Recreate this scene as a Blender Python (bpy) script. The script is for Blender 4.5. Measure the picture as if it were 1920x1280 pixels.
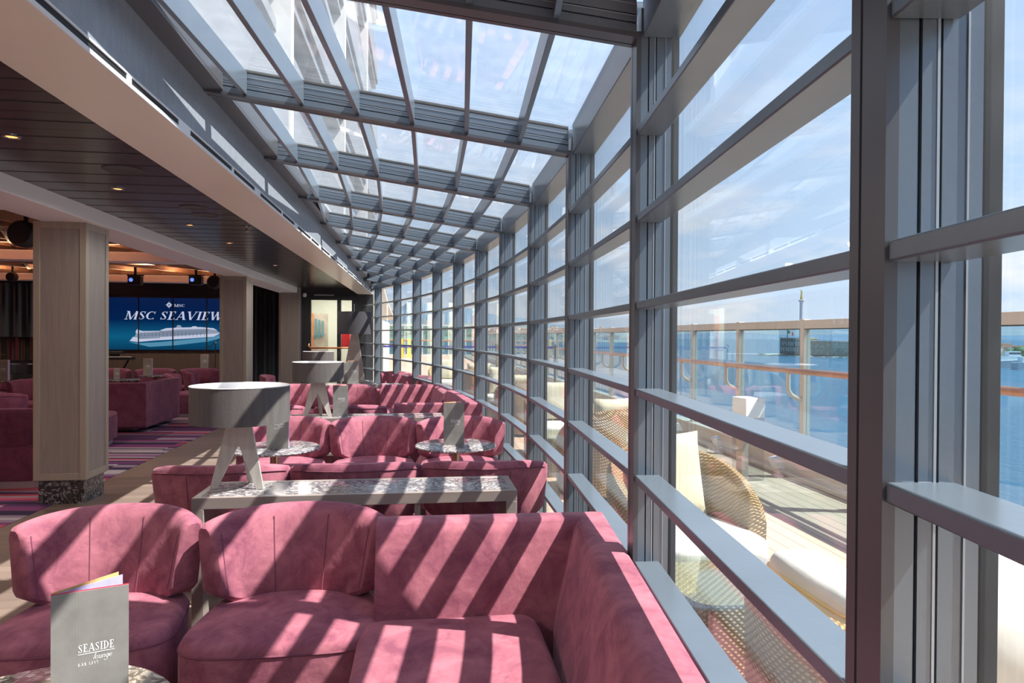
import bpy, math, random
from mathutils import Vector, Matrix
PI = math.pi
rad = math.radians
S = bpy.context.scene
for o in list(bpy.data.objects): bpy.data.objects.remove(o)
C = S.collection

# ------------------------------------------------------------------ camera
EYE = 1.5; F = 1250.0; VX, VY, ROLL = 790.0, 630.0, .006
ya = math.atan((960-VX)/F); pt = math.atan((640-VY)/F*math.cos(ya))
fw = Vector((math.sin(ya)*math.cos(pt), math.cos(ya)*math.cos(pt), -math.sin(pt)))
rt = Vector((math.cos(ya), -math.sin(ya), 0)); up = rt.cross(fw)
r2 = rt*math.cos(ROLL)+up*math.sin(ROLL); u2 = -rt*math.sin(ROLL)+up*math.cos(ROLL)
cd = bpy.data.cameras.new('camera'); cam = bpy.data.objects.new('camera', cd); C.objects.link(cam)
cam.matrix_world = Matrix((( r2.x, u2.x, -fw.x, 0), (r2.y, u2.y, -fw.y, 0), (r2.z, u2.z, -fw.z, EYE), (0, 0, 0, 1)))
cd.sensor_width = 36; cd.lens = F/1920*36; cd.clip_start = .05; cd.clip_end = 30000
S.camera = cam
# ------------------------------------------------------------------ colour management
S.view_settings.view_transform = 'Standard'; S.view_settings.look = 'None'
S.view_settings.gamma = 1; S.view_settings.use_curve_mapping = False
S.view_settings.exposure = 1.03
# ------------------------------------------------------------------ sky
W = bpy.data.worlds.new('sky'); S.world = W; W.use_nodes = True
wn = W.node_tree; wn.nodes.clear()
def wnode(t, **k):
    n = wn.nodes.new(t)
    for a, b in k.items(): setattr(n, a, b)
    return n
tc = wnode('ShaderNodeTexCoord'); sep = wnode('ShaderNodeSeparateXYZ'); wn.links.new(tc.outputs['Generated'], sep.inputs[0])
rp = wnode('ShaderNodeValToRGB'); wn.links.new(sep.outputs['Z'], rp.inputs[0])
cr = rp.color_ramp
cr.elements[0].position = 0.0; cr.elements[0].color = (.66, .78, .92, 1)
cr.elements[1].position = 1.0; cr.elements[1].color = (.16, .34, .75, 1)
e = cr.elements.new(.12); e.color = (.54, .71, .93, 1)
e = cr.elements.new(.45); e.color = (.46, .64, .93, 1)
mp = wnode('ShaderNodeMapping'); mp.inputs['Scale'].default_value = (1, 1, 3.2); wn.links.new(tc.outputs['Generated'], mp.inputs[0])
nz = wnode('ShaderNodeTexNoise'); nz.inputs['Scale'].default_value = 5.0; nz.inputs['Detail'].default_value = 9; nz.inputs['Roughness'].default_value = .58
wn.links.new(mp.outputs[0], nz.inputs['Vector'])
cl = wnode('ShaderNodeValToRGB'); wn.links.new(nz.outputs['Fac'], cl.inputs[0])
cl.color_ramp.elements[0].position = .47; cl.color_ramp.elements[0].color = (0, 0, 0, 1)
cl.color_ramp.elements[1].position = .66; cl.color_ramp.elements[1].color = (1, 1, 1, 1)
hz = wnode('ShaderNodeValToRGB'); wn.links.new(sep.outputs['Z'], hz.inputs[0])
hz.color_ramp.elements[0].position = .0; hz.color_ramp.elements[0].color = (1, 1, 1, 1)
hz.color_ramp.elements[1].position = .38; hz.color_ramp.elements[1].color = (.12, .12, .12, 1)
mu = wnode('ShaderNodeMath', operation='MULTIPLY'); wn.links.new(cl.outputs[0], mu.inputs[0]); wn.links.new(hz.outputs[0], mu.inputs[1])
mx = wnode('ShaderNodeMixRGB'); wn.links.new(mu.outputs[0], mx.inputs[0]); wn.links.new(rp.outputs[0], mx.inputs[1]); mx.inputs[2].default_value = (.98, .96, .95, 1)
bg = wnode('ShaderNodeBackground'); wn.links.new(mx.outputs[0], bg.inputs[0]); bg.inputs[1].default_value = 0.61
wo = wnode('ShaderNodeOutputWorld'); wn.links.new(bg.outputs[0], wo.inputs[0])
# ------------------------------------------------------------------ sun
sd = bpy.data.lights.new('sun', 'SUN'); sd.energy = 6.6; sd.color = (1, .93, .84); sd.angle = rad(.53)
so = bpy.data.objects.new('sun', sd); C.objects.link(so)
SUN = Vector((.64, -.22, 1.0)).normalized()
so.rotation_euler = SUN.to_track_quat('Z', 'Y').to_euler(); so.location = (20, -8, 30)
def area(name, loc, rot, sx, sy, e, col=(1, .85, .7)):
    d = bpy.data.lights.new(name, 'AREA'); d.shape = 'RECTANGLE'; d.size = sx; d.size_y = sy; d.energy = e; d.color = col
    o = bpy.data.objects.new(name, d); C.objects.link(o); o.location = loc; o.rotation_euler = rot; return o

# ================================================================== materials
def newmat(name):
    m = bpy.data.materials.new(name); m.use_nodes = True; nt = m.node_tree
    b = nt.nodes['Principled BSDF']; return m, nt, b
def N(nt, t, inp=None, **k):
    n = nt.nodes.new(t)
    for a, b in k.items(): setattr(n, a, b)
    if inp:
        for a, b in inp.items():
            if isinstance(b, tuple) and len(b) == 2 and hasattr(b[0], 'outputs'): nt.links.new(b[0].outputs[b[1]], n.inputs[a])
            else: n.inputs[a].default_value = b
    return n
def ramp(nt, src, out, stops, interp='LINEAR'):
    r = N(nt, 'ShaderNodeValToRGB'); nt.links.new(src.outputs[out], r.inputs[0]); cr = r.color_ramp; cr.interpolation = interp
    while len(cr.elements) < len(stops): cr.elements.new(.5)
    for e, (p, c) in zip(cr.elements, stops): e.position = p; e.color = (*c, 1)
    return r
def plain(name, col, rough=.5, metal=0, spec=.5, noise=None, bump=None, emit=None, sheen=0, coat=0):
    m, nt, b = newmat(name)
    b.inputs['Base Color'].default_value = (*col, 1); b.inputs['Roughness'].default_value = rough
    b.inputs['Metallic'].default_value = metal; b.inputs['Specular IOR Level'].default_value = spec
    b.inputs['Coat Weight'].default_value = coat
    t = N(nt, 'ShaderNodeTexCoord')
    if noise:
        sc, amt = noise[:2]; st = noise[2] if len(noise) > 2 else (1, 1, 1)
        mpn = N(nt, 'ShaderNodeMapping', {'Vector': (t, 'Object'), 'Scale': st})
        n = N(nt, 'ShaderNodeTexNoise', {'Vector': (mpn, 0), 'Scale': sc, 'Detail': 6.0, 'Roughness': .6})
        lo = tuple(max(0, c*(1-amt)) for c in col); hi = tuple(min(1, c*(1+amt)) for c in col)
        r = ramp(nt, n, 'Fac', [(.3, lo), (.7, hi)]); nt.links.new(r.outputs[0], b.inputs['Base Color'])
    if bump:
        sc, st = bump
        n = N(nt, 'ShaderNodeTexNoise', {'Vector': (t, 'Object'), 'Scale': sc, 'Detail': 4.0})
        bm = N(nt, 'ShaderNodeBump', {'Height': (n, 'Fac'), 'Strength': st, 'Distance': .01}); nt.links.new(bm.outputs[0], b.inputs['Normal'])
    if emit: b.inputs['Emission Color'].default_value = (*emit[0], 1); b.inputs['Emission Strength'].default_value = emit[1]
    if sheen: b.inputs['Sheen Weight'].default_value = sheen; b.inputs['Sheen Roughness'].default_value = .4; b.inputs['Sheen Tint'].default_value = (1, .75, .8, 1)
    return m
def velvet(name, col, hi):
    m, nt, b = newmat(name); t = N(nt, 'ShaderNodeTexCoord')
    n1 = N(nt, 'ShaderNodeTexNoise', {'Vector': (t, 'Object'), 'Scale': 7.0, 'Detail': 9.0, 'Roughness': .68, 'Distortion': .6})
    r = ramp(nt, n1, 'Fac', [(.36, col), (.64, hi)]); nt.links.new(r.outputs[0], b.inputs['Base Color'])
    b.inputs['Roughness'].default_value = .85; b.inputs['Specular IOR Level'].default_value = .15
    b.inputs['Sheen Weight'].default_value = .28; b.inputs['Sheen Roughness'].default_value = .4; b.inputs['Sheen Tint'].default_value = (.9, .6, .72, 1)
    n2 = N(nt, 'ShaderNodeTexNoise', {'Vector': (t, 'Object'), 'Scale': 9.0, 'Detail': 5.0})
    bm = N(nt, 'ShaderNodeBump', {'Height': (n2, 'Fac'), 'Strength': .25, 'Distance': .03}); nt.links.new(bm.outputs[0], b.inputs['Normal'])
    return m
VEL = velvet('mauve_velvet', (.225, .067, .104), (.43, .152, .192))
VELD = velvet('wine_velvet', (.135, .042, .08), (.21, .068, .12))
SEAM = plain('velvet_seam', (.22, .075, .11), .9, spec=.1)
STEEL = plain('painted_steel', (.155, .19, .23), .28, metal=.3, spec=.9, noise=(3, .08), bump=(60, .03))
STEELB = plain('painted_steel_flange', (.115, .115, .125), .34, metal=.3, noise=(3, .06))
GASK = plain('black_gasket', (.012, .013, .015), .6)
EDGE = plain('painted_edge_glint', (.42, .45, .48), .35, metal=.4)  # lighter strips: edges catching the sun, put into the colour
WHITE = plain('white_paint', (.72, .69, .66), .45, noise=(2, .03))
SOFF = plain('soffit_paint', (.82, .74, .63), .32, noise=(1, .03), coat=.1)
BEAMP = plain('beam_paint', (.82, .79, .77), .4, noise=(1, .03))
BLACK = plain('black_matt', (.012, .012, .014), .6)
DARK = plain('dark_grey_frame', (.03, .03, .033), .4)
BRUSH = plain('brushed_metal', (.58, .55, .50), .35, metal=.25, noise=(30, .12, (1, 1, .05)))
CHROME = plain('chrome', (.6, .6, .6), .12, metal=1)
BRASS = plain('brass_stem', (.42, .32, .20), .25, metal=.9)
COPPER = plain('copper_handle', (.75, .33, .16), .3, metal=.9)
PLINTH = plain('silver_plinth', (.55, .55, .56), .3, metal=.6)
SHADEO = plain('lamp_fabric_charcoal', (.105, .092, .088), .85, noise=(40, .15, (1, 1, .1)), bump=(300, .2))
SHADEI = plain('lamp_lining_white', (.80, .78, .78), .6)
CONSM = plain('console_bronze_frame', (.33, .275, .25), .35, metal=.15, noise=(30, .08, (.1, 1, 1)))
CREAM = plain('cream_cushion', (.62, .58, .42), .9, noise=(3, .05), bump=(12, .3))
WCUSH = plain('white_cushion', (.64, .62, .56), .9, noise=(3, .03), bump=(12, .2))
RAIL = plain('rail_paint', (.66, .56, .47), .45, noise=(2, .04))
TEAKR = plain('varnished_teak', (.52, .19, .075), .25, noise=(14, .25, (1, .1, 1)), coat=.5)
ROPE = plain('tan_rope', (.62, .45, .18), .8)
def wood(name, col, sc=(14, 14, .9), amt=.18, rough=.45):
    m, nt, b = newmat(name); t = N(nt, 'ShaderNodeTexCoord')
    mpn = N(nt, 'ShaderNodeMapping', {'Vector': (t, 'Object'), 'Scale': sc})
    n = N(nt, 'ShaderNodeTexNoise', {'Vector': (mpn, 0), 'Scale': 2.2, 'Detail': 8.0, 'Roughness': .65, 'Distortion': .8})
    r = ramp(nt, n, 'Fac', [(.25, tuple(c*(1-amt) for c in col)), (.75, tuple(c*(1+amt) for c in col))])
    nt.links.new(r.outputs[0], b.inputs['Base Color']); b.inputs['Roughness'].default_value = rough
    return m
COLW = wood('grey_oak_panel', (.275, .235, .21))
COLF = wood('oak_frame_strip', (.34, .29, .23), amt=.1)
WALLW = wood('dark_oak_wall', (.10, .072, .055), sc=(6, 6, .5))
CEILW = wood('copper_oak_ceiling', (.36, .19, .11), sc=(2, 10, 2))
def marble(name, base, chip, sc=26, rough=.12):
    m, nt, b = newmat(name); t = N(nt, 'ShaderNodeTexCoord')
    n = N(nt, 'ShaderNodeTexNoise', {'Vector': (t, 'Object'), 'Scale': 6.0, 'Detail': 4.0})
    mxv = N(nt, 'ShaderNodeMixRGB', {'Fac': .18, 'Color1': (t, 'Object'), 'Color2': (n, 'Color')})
    v = N(nt, 'ShaderNodeTexVoronoi', {'Vector': (mxv, 0), 'Scale': float(sc)})
    v.distance = 'CHEBYCHEV'
    sp = N(nt, 'ShaderNodeSeparateXYZ', {'Vector': (v, 'Color')})
    r = ramp(nt, sp, 'X', [(0, base), (.35, tuple(x*1.7 for x in base)), (.6, tuple((a+c)/2 for a, c in zip(base, chip))), (.82, chip)], 'CONSTANT')
    n2 = N(nt, 'ShaderNodeTexNoise', {'Vector': (t, 'Object'), 'Scale': 30.0, 'Detail': 5.0, 'Roughness': .7})
    mm = N(nt, 'ShaderNodeMixRGB', {'Fac': .55, 'Color1': (r, 0), 'Color2': (n2, 'Fac')}, blend_type='OVERLAY')
    nt.links.new(mm.outputs[0], b.inputs['Base Color']); b.inputs['Roughness'].default_value = rough
    return m
MARB = marble('chipped_marble', (.13, .115, .125), (.52, .49, .47), 75)
MARBD = marble('dark_chipped_marble', (.03, .028, .028), (.26, .25, .24), 60, .2)
MARBF = marble('warm_chipped_marble', (.16, .13, .10), (.60, .54, .45), 90, .12)
def glass(name, tint=(.93, .97, .97), rough=0.0, dirt=0.0, ior=1.45, boost=1.0):
    m = bpy.data.materials.new(name); m.use_nodes = True; nt = m.node_tree; nt.nodes.clear()
    tr = N(nt, 'ShaderNodeBsdfTransparent', {'Color': (*tint, 1)})
    gl = N(nt, 'ShaderNodeBsdfGlossy', {'Color': (1, 1, 1, 1), 'Roughness': rough})
    geo = N(nt, 'ShaderNodeNewGeometry')      # same reflectance on both faces of the pane
    io = N(nt, 'ShaderNodeMath', {0: (geo, 'Backfacing'), 1: 1/ior-ior, 2: ior}, operation='MULTIPLY_ADD')
    fr = N(nt, 'ShaderNodeFresnel', {'IOR': (io, 0)})
    ml = N(nt, 'ShaderNodeMath', {0: (fr, 0), 1: boost}, operation='MULTIPLY')
    mxs = N(nt, 'ShaderNodeMixShader', {0: (ml, 0), 1: (tr, 0), 2: (gl, 0)})
    last = mxs
    if dirt:
        t = N(nt, 'ShaderNodeTexCoord')
        n = N(nt, 'ShaderNodeTexNoise', {'Vector': (t, 'Object'), 'Scale': 9.0, 'Detail': 8.0, 'Roughness': .75})
        r = ramp(nt, n, 'Fac', [(.4, (dirt*.35,)*3), (.75, (dirt,)*3)])
        tl = N(nt, 'ShaderNodeBsdfTranslucent', {'Color': (.8, .82, .85, 1)})
        last = N(nt, 'ShaderNodeMixShader', {0: (r, 0), 1: (mxs, 0), 2: (tl, 0)})
    o = N(nt, 'ShaderNodeOutputMaterial', {'Surface': (last, 0)})
    return m
GLASS = glass('window_glass', (.95, .97, .98), dirt=.012)
RGLASS = glass('skylight_glass', (.93, .96, .98), dirt=.055)
DGLASS = glass('deck_screen_glass', (.66, .80, .84))
TGLASS = glass('table_glass', (.85, .92, .9))
def rattan():
    m, nt, b = newmat('woven_rattan'); t = N(nt, 'ShaderNodeTexCoord')
    mq = N(nt, 'ShaderNodeMapping', {'Vector': (t, 'Object'), 'Rotation': (.5, .45, .2)})
    w1 = N(nt, 'ShaderNodeTexWave', {'Vector': (mq, 0), 'Scale': 19.0, 'Distortion': .0}, bands_direction='Z')
    w2 = N(nt, 'ShaderNodeTexWave', {'Vector': (t, 'Object'), 'Scale': 22.0, 'Distortion': .0}, bands_direction='DIAGONAL')
    mm = N(nt, 'ShaderNodeMath', {0: (w1, 'Fac'), 1: (w2, 'Fac')}, operation='MULTIPLY')
    r = ramp(nt, mm, 0, [(.02, (.24, .14, .05)), (.40, (.56, .41, .19))])
    nt.links.new(r.outputs[0], b.inputs['Base Color']); b.inputs['Roughness'].default_value = .5
    bm = N(nt, 'ShaderNodeBump', {'Height': (mm, 0), 'Strength': .9, 'Distance': .012}); nt.links.new(bm.outputs[0], b.inputs['Normal'])
    return m
RATT = rattan()
def planks(name, col, axis, w, gap=(.03, .02, .015), amt=.12, rough=.4, gw=.03, ln=1.4):
    m, nt, b = newmat(name); t = N(nt, 'ShaderNodeTexCoord'); s = N(nt, 'ShaderNodeSeparateXYZ', {'Vector': (t, 'Object')})
    a, c = (('Y', 'X') if axis == 'X' else ('X', 'Y'))
    d = N(nt, 'ShaderNodeMath', {0: (s, a), 1: 1/w}, operation='MULTIPLY'); fl = N(nt, 'ShaderNodeMath', {0: (d, 0)}, operation='FLOOR')
    fr = N(nt, 'ShaderNodeMath', {0: (d, 0)}, operation='FRACT')
    off = N(nt, 'ShaderNodeMath', {0: (fl, 0), 1: .37}, operation='MULTIPLY')
    ld = N(nt, 'ShaderNodeMath', {0: (s, c), 1: 1/ln}, operation='MULTIPLY'); la = N(nt, 'ShaderNodeMath', {0: (ld, 0), 1: (off, 0)}, operation='ADD')
    lf = N(nt, 'ShaderNodeMath', {0: (la, 0)}, operation='FLOOR')
    cv = N(nt, 'ShaderNodeCombineXYZ', {'X': (fl, 0), 'Y': (lf, 0)}); wnn = N(nt, 'ShaderNodeTexWhiteNoise', {'Vector': (cv, 0)})
    sc = (1.5, 22, 1) if axis == 'X' else (22, 1.5, 1)
    mpn = N(nt, 'ShaderNodeMapping', {'Vector': (t, 'Object'), 'Scale': sc})
    n = N(nt, 'ShaderNodeTexNoise', {'Vector': (mpn, 0), 'Scale': 1.5, 'Detail': 7.0, 'Roughness': .65})
    ad = N(nt, 'ShaderNodeMath', {0: (wnn, 'Value'), 1: (n, 'Fac')}, operation='ADD')
    hf = N(nt, 'ShaderNodeMath', {0: (ad, 0), 1: .5}, operation='MULTIPLY')
    r = ramp(nt, hf, 0, [(.2, tuple(x*(1-amt) for x in col)), (.8, tuple(x*(1+amt) for x in col))])
    g = N(nt, 'ShaderNodeMath', {0: (fr, 0), 1: gw}, operation='LESS_THAN')
    mm = N(nt, 'ShaderNodeMixRGB', {'Fac': (g, 0), 'Color1': (r, 0), 'Color2': (*gap, 1)}); nt.links.new(mm.outputs[0], b.inputs['Base Color'])
    b.inputs['Roughness'].default_value = rough
    return m
FLOORW = planks('plank_floor', (.19, .142, .118), 'X', .12, gap=(.12, .08, .06), amt=.22, gw=.05)
DECK = planks('deck_planks', (.54, .385, .27), 'Y', .13, gap=(.10, .06, .04), amt=.05, rough=.6, gw=.045, ln=9)
CEILP = planks('dark_ceiling_panels', (.052, .045, .046), 'X', .30, gap=(.004, .004, .004), amt=.04, rough=.24, gw=.05, ln=30)
def carpet():
    m, nt, b = newmat('striped_carpet'); t = N(nt, 'ShaderNodeTexCoord'); s = N(nt, 'ShaderNodeSeparateXYZ', {'Vector': (t, 'Object')})
    yb = N(nt, 'ShaderNodeMath', {0: (s, 'Y'), 1: 1.1}, operation='MULTIPLY'); yf = N(nt, 'ShaderNodeMath', {0: (yb, 0)}, operation='FLOOR')
    sh = N(nt, 'ShaderNodeMath', {0: (yf, 0), 1: .43}, operation='MULTIPLY')
    xb = N(nt, 'ShaderNodeMath', {0: (s, 'X'), 1: (sh, 0)}, operation='ADD'); xf = N(nt, 'ShaderNodeMath', {0: (xb, 0)}, operation='FLOOR')
    xr = N(nt, 'ShaderNodeMath', {0: (xb, 0)}, operation='FRACT')
    sl = N(nt, 'ShaderNodeMath', {0: (xr, 0), 1: 1.6}, operation='MULTIPLY')
    y2 = N(nt, 'ShaderNodeMath', {0: (s, 'Y'), 1: 14.0}, operation='MULTIPLY')
    a = N(nt, 'ShaderNodeMath', {0: (y2, 0), 1: (sl, 0)}, operation='ADD'); af = N(nt, 'ShaderNodeMath', {0: (a, 0)}, operation='FLOOR')
    cv = N(nt, 'ShaderNodeCombineXYZ', {'X': (af, 0), 'Y': (xf, 0)}); wnn = N(nt, 'ShaderNodeTexWhiteNoise', {'Vector': (cv, 0)})
    r = ramp(nt, wnn, 'Value', [(0, (.045, .035, .075)), (.25, (.20, .06, .17)), (.42, (.42, .38, .42)), (.58, (.10, .045, .13)), (.72, (.44, .09, .13)), (.84, (.27, .20, .27))], 'CONSTANT')
    nt.links.new(r.outputs[0], b.inputs['Base Color']); b.inputs['Roughness'].default_value = .95; b.inputs['Specular IOR Level'].default_value = .1
    return m
CARP = carpet()
def linen():
    m, nt, b = newmat('grey_woven_cover'); t = N(nt, 'ShaderNodeTexCoord')
    w1 = N(nt, 'ShaderNodeTexWave', {'Vector': (t, 'Object'), 'Scale': 110.0, 'Distortion': 1.0, 'Detail': 2.0}, bands_direction='X')
    w2 = N(nt, 'ShaderNodeTexWave', {'Vector': (t, 'Object'), 'Scale': 110.0, 'Distortion': 1.0, 'Detail': 2.0}, bands_direction='Z')
    n = N(nt, 'ShaderNodeTexNoise', {'Vector': (t, 'Object'), 'Scale': 18.0, 'Detail': 5.0})
    mm = N(nt, 'ShaderNodeMath', {0: (w1, 'Fac'), 1: (w2, 'Fac')}, operation='ADD'); m2 = N(nt, 'ShaderNodeMath', {0: (mm, 0), 1: (n, 'Fac')}, operation='MULTIPLY')
    r = ramp(nt, m2, 0, [(.1, (.17, .16, .15)), (.9, (.32, .305, .28))]); nt.links.new(r.outputs[0], b.inputs['Base Color']); b.inputs['Roughness'].default_value = .7
    return m
LINEN = linen()
PRINT = plain('white_print', (.88, .87, .86), .6)
LILAC = plain('lilac_page', (.42, .40, .62), .8, noise=(60, .1))
ORANGE = plain('orange_page', (.75, .45, .18), .8)
REDP = plain('red_page', (.6, .06, .10), .8)

# ================================================================== mesh helpers
class MB:
    def __init__(s): s.v = []; s.f = []; s.m = []
    def add(s, vs, fs, mi=0):
        o = len(s.v); s.v += [tuple(p) for p in vs]; s.f += [tuple(o+i for i in f) for f in fs]; s.m += [mi]*len(fs); return s
    def box(s, x0, x1, y0, y1, z0, z1, mi=0):
        return s.add([(x0, y0, z0), (x1, y0, z0), (x1, y1, z0), (x0, y1, z0), (x0, y0, z1), (x1, y0, z1), (x1, y1, z1), (x0, y1, z1)],
                     [(0, 3, 2, 1), (4, 5, 6, 7), (0, 1, 5, 4), (1, 2, 6, 5), (2, 3, 7, 6), (3, 0, 4, 7)], mi)
    def hexa(s, p, mi=0):
        return s.add(p, [(0, 3, 2, 1), (4, 5, 6, 7), (0, 1, 5, 4), (1, 2, 6, 5), (2, 3, 7, 6), (3, 0, 4, 7)], mi)
    def bar(s, a, b, w, h, mi=0, upv=(0, 0, 1)):
        a = Vector(a); b = Vector(b); d = (b-a).normalized(); u = Vector(upv); sd_ = d.cross(u)
        if sd_.length < 1e-4: sd_ = Vector((1, 0, 0))
        sd_.normalize(); u = sd_.cross(d).normalized()
        q = [a-sd_*w/2-u*h/2, a+sd_*w/2-u*h/2, b+sd_*w/2-u*h/2, b-sd_*w/2-u*h/2, a-sd_*w/2+u*h/2, a+sd_*w/2+u*h/2, b+sd_*w/2+u*h/2, b-sd_*w/2+u*h/2]
        return s.hexa(q, mi)
    def rings(s, rs, mi=0, cap=True, closed=True):
        n = len(rs[0]); o = len(s.v)
        for r in rs: s.v += [tuple(p) for p in r]
        for i in range(len(rs)-1):
            for j in range(n if closed else n-1):
                k = (j+1) % n; s.f.append((o+i*n+j, o+i*n+k, o+(i+1)*n+k, o+(i+1)*n+j)); s.m.append(mi)
        if cap:
            s.f.append(tuple(o+j for j in reversed(range(n)))); s.m.append(mi)
            s.f.append(tuple(o+(len(rs)-1)*n+j for j in range(n))); s.m.append(mi)
        return s
    def lathe(s, prof, cx=0, cy=0, n=40, mi=0, cap=True):
        return s.rings([[(cx+r*math.cos(2*PI*j/n), cy+r*math.sin(2*PI*j/n), z) for j in range(n)] for r, z in prof], mi, cap)
    def tube(s, pts, r, n=8, mi=0):
        pts = [Vector(p) for p in pts]; rs = []; 
        for i, p in enumerate(pts):
            d = (pts[min(i+1, len(pts)-1)]-pts[max(i-1, 0)]).normalized()
            a = d.cross(Vector((0, 0, 1)) if abs(d.z) < .9 else Vector((1, 0, 0))).normalized(); b = a.cross(d)
            rr = r[i] if isinstance(r, (list, tuple)) else r
            rs.append([p+a*rr*math.cos(2*PI*j/n)+b*rr*math.sin(2*PI*j/n) for j in range(n)])
        return s.rings(rs, mi)
    def prism(s, poly, fn, d0, d1, mi=0):      # fn(u,v,d)->xyz
        n = len(poly); vs = [fn(u, v, d0) for u, v in poly]+[fn(u, v, d1) for u, v in poly]
        fs = [tuple(reversed(range(n))), tuple(range(n, 2*n))]+[(i, (i+1) % n, n+(i+1) % n, n+i) for i in range(n)]
        return s.add(vs, fs, mi)
    def build(s, name, mats, parent=None, smooth=False, bevel=0, seg=2, loc=None, rz=0, subs=0):
        me = bpy.data.meshes.new(name); me.from_pydata(s.v, [], s.f)
        for m in (mats if isinstance(mats, (list, tuple)) else [mats]): me.materials.append(m)
        me.polygons.foreach_set('material_index', s.m)
        me.update()
        import bmesh
        b = bmesh.new(); b.from_mesh(me); bmesh.ops.recalc_face_normals(b, faces=b.faces); b.to_mesh(me); b.free()
        o = bpy.data.objects.new(name, me); C.objects.link(o)
        if parent: o.parent = parent
        if loc: o.location = loc
        if rz: o.rotation_euler.z = rz
        if bevel:
            bm = o.modifiers.new('bevel', 'BEVEL'); bm.width = bevel; bm.segments = seg; bm.limit_method = 'ANGLE'; bm.angle_limit = rad(35)
        if subs:
            sm = o.modifiers.new('sub', 'SUBSURF'); sm.levels = subs; sm.render_levels = subs
        if smooth or bevel or subs:
            me.polygons.foreach_set('use_smooth', [True]*len(me.polygons))
            if not subs:
                try: me.set_sharp_from_angle(angle=rad(40))
                except Exception: pass
        return o
def tag(o, label, cat, group=None):
    o['label'] = label; o['category'] = cat
    if group: o['group'] = group
    return o
def struct(o): o['kind'] = 'structure'; return o
def empty(name, loc=(0, 0, 0), rz=0, label=None, cat=None, group=None):
    o = bpy.data.objects.new(name, None); C.objects.link(o); o.location = loc; o.rotation_euler.z = rz; o.empty_display_size = .1
    if label: tag(o, label, cat, group)
    return o
def copytree(o, loc=None, rz=None, label=None, group=None, parent=None):
    c = o.copy(); C.objects.link(c)
    if parent: c.parent = parent
    if loc is not None: c.location = loc
    if rz is not None: c.rotation_euler.z = rz
    if label: c['label'] = label
    if group: c['group'] = group
    for ch in [x for x in bpy.data.objects if x.parent == o]: copytree(ch, parent=c)
    return c

# ================================================================== the curved glass wall
R0, X0, Y0, L = 30.0, .83, 4.75, 1.46
t1 = math.asin((2.2-Y0)/R0)
def th(k): return t1+(k-1)*L/R0
def arc(t, off=0.0, z=0.0):      # off outward (+) from the inner face line
    r = R0+off; return Vector((X0-R0+r*math.cos(t), Y0+r*math.sin(t), z))
ROWS = [.14+.296*i for i in range(8)]
ZH = 2.52; SL = .137
FX = -1.15
def roofz(off): return ZH+SL*max(-off, 0)
PW = .085     # post width along the arc
K0, K1 = -4, 11
dth = PW/R0
def postpiece(mb, k, a0, a1, n0, n1, z0, z1, mi=0):
    t = th(k); p = [arc(t+a0/R0, n0, z0), arc(t+a0/R0, n1, z0), arc(t+a1/R0, n1, z0), arc(t+a1/R0, n0, z0)]
    mb.hexa(p+[Vector((q.x, q.y, z1)) for q in p], mi)
tn = 1
for k in range(K0, K1+1):
    mb = MB()
    postpiece(mb, k, 0, .056, 0, .016, 0, ZH+.02, 1); postpiece(mb, k, .062, PW, 0, .016, 0, ZH+.02, 1)   # two-leaf inner flange
    postpiece(mb, k, .004, PW-.004, .004, .034, 0, ZH, 1)
    postpiece(mb, k, .001, PW-.001, .016, .040, 0, ZH+.1, 0)
    postpiece(mb, k, .007, PW-.007, .040, .044, 0, ZH+.1, 2)
    postpiece(mb, k, .000, PW-.000, .044, .066, 0, ZH+.1, 0)
    postpiece(mb, k, -.0015, PW+.0015, .0415, .0435, 0, ZH+.1, 3) if False else None
    postpiece(mb, k, .007, PW-.007, .066, .070, 0, ZH+.1, 2)
    postpiece(mb, k, .001, PW-.001, .070, .102, 0, ZH+.15, 0)
    postpiece(mb, k, -.0012, PW+.0012, .062, .0655, 0, ZH+.1, 3)
    postpiece(mb, k, -.0012, PW+.0012, .0995, .102, 0, ZH+.1, 3)
    postpiece(mb, k, .004, PW-.004, .102, .122, 0, ZH+.15, 0)
    postpiece(mb, k, .008, PW-.008, .122, .150, 0, ZH+.15, 2)
    o = mb.build('trim_%d' % tn, [STEELB, STEELB, GASK, EDGE] if False else [STEEL, STEELB, GASK, EDGE]); struct(o); tn += 1
wnn_ = 1
for k in range(K0, K1):
    ta, tb = th(k)+dth, th(k+1)
    w = MB()
    q = [arc(ta-.02/R0, .128, .0), arc(tb+.02/R0, .128, .0), arc(tb+.02/R0, .136, .0), arc(ta-.02/R0, .136, .0)]
    w.hexa(q+[Vector((p.x, p.y, ZH+.12)) for p in q])
    wo_ = w.build('window_%d' % wnn_, GLASS); struct(wo_); wnn_ += 1
    for z in ROWS:
        m = MB(); a, b_ = arc(ta), arc(tb)
        e0, e1, g0, g1 = arc(ta, .004), arc(tb, .004), arc(ta, .090), arc(tb, .090)
        p = [e0, g0, g1, e1]
        m.hexa([Vector((v.x, v.y, z-.026)) for v in p]+[Vector((v.x, v.y, z)) for v in p])
        tr_ = m.build('transom', STEEL, wo_, bevel=.003, seg=2)
    m = MB(); p = [arc(ta, .02), arc(ta, .150), arc(tb, .150), arc(tb, .02)]
    m.hexa([Vector((v.x, v.y, ZH)) for v in p]+[Vector((v.x, v.y, ZH+.165)) for v in p]); m.build('header', STEEL, wo_, bevel=.003)
    m = MB(); m.hexa([Vector((v.x, v.y, 0)) for v in p]+[Vector((v.x, v.y, .05)) for v in p]); m.build('sill', STEEL, wo_)

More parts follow.
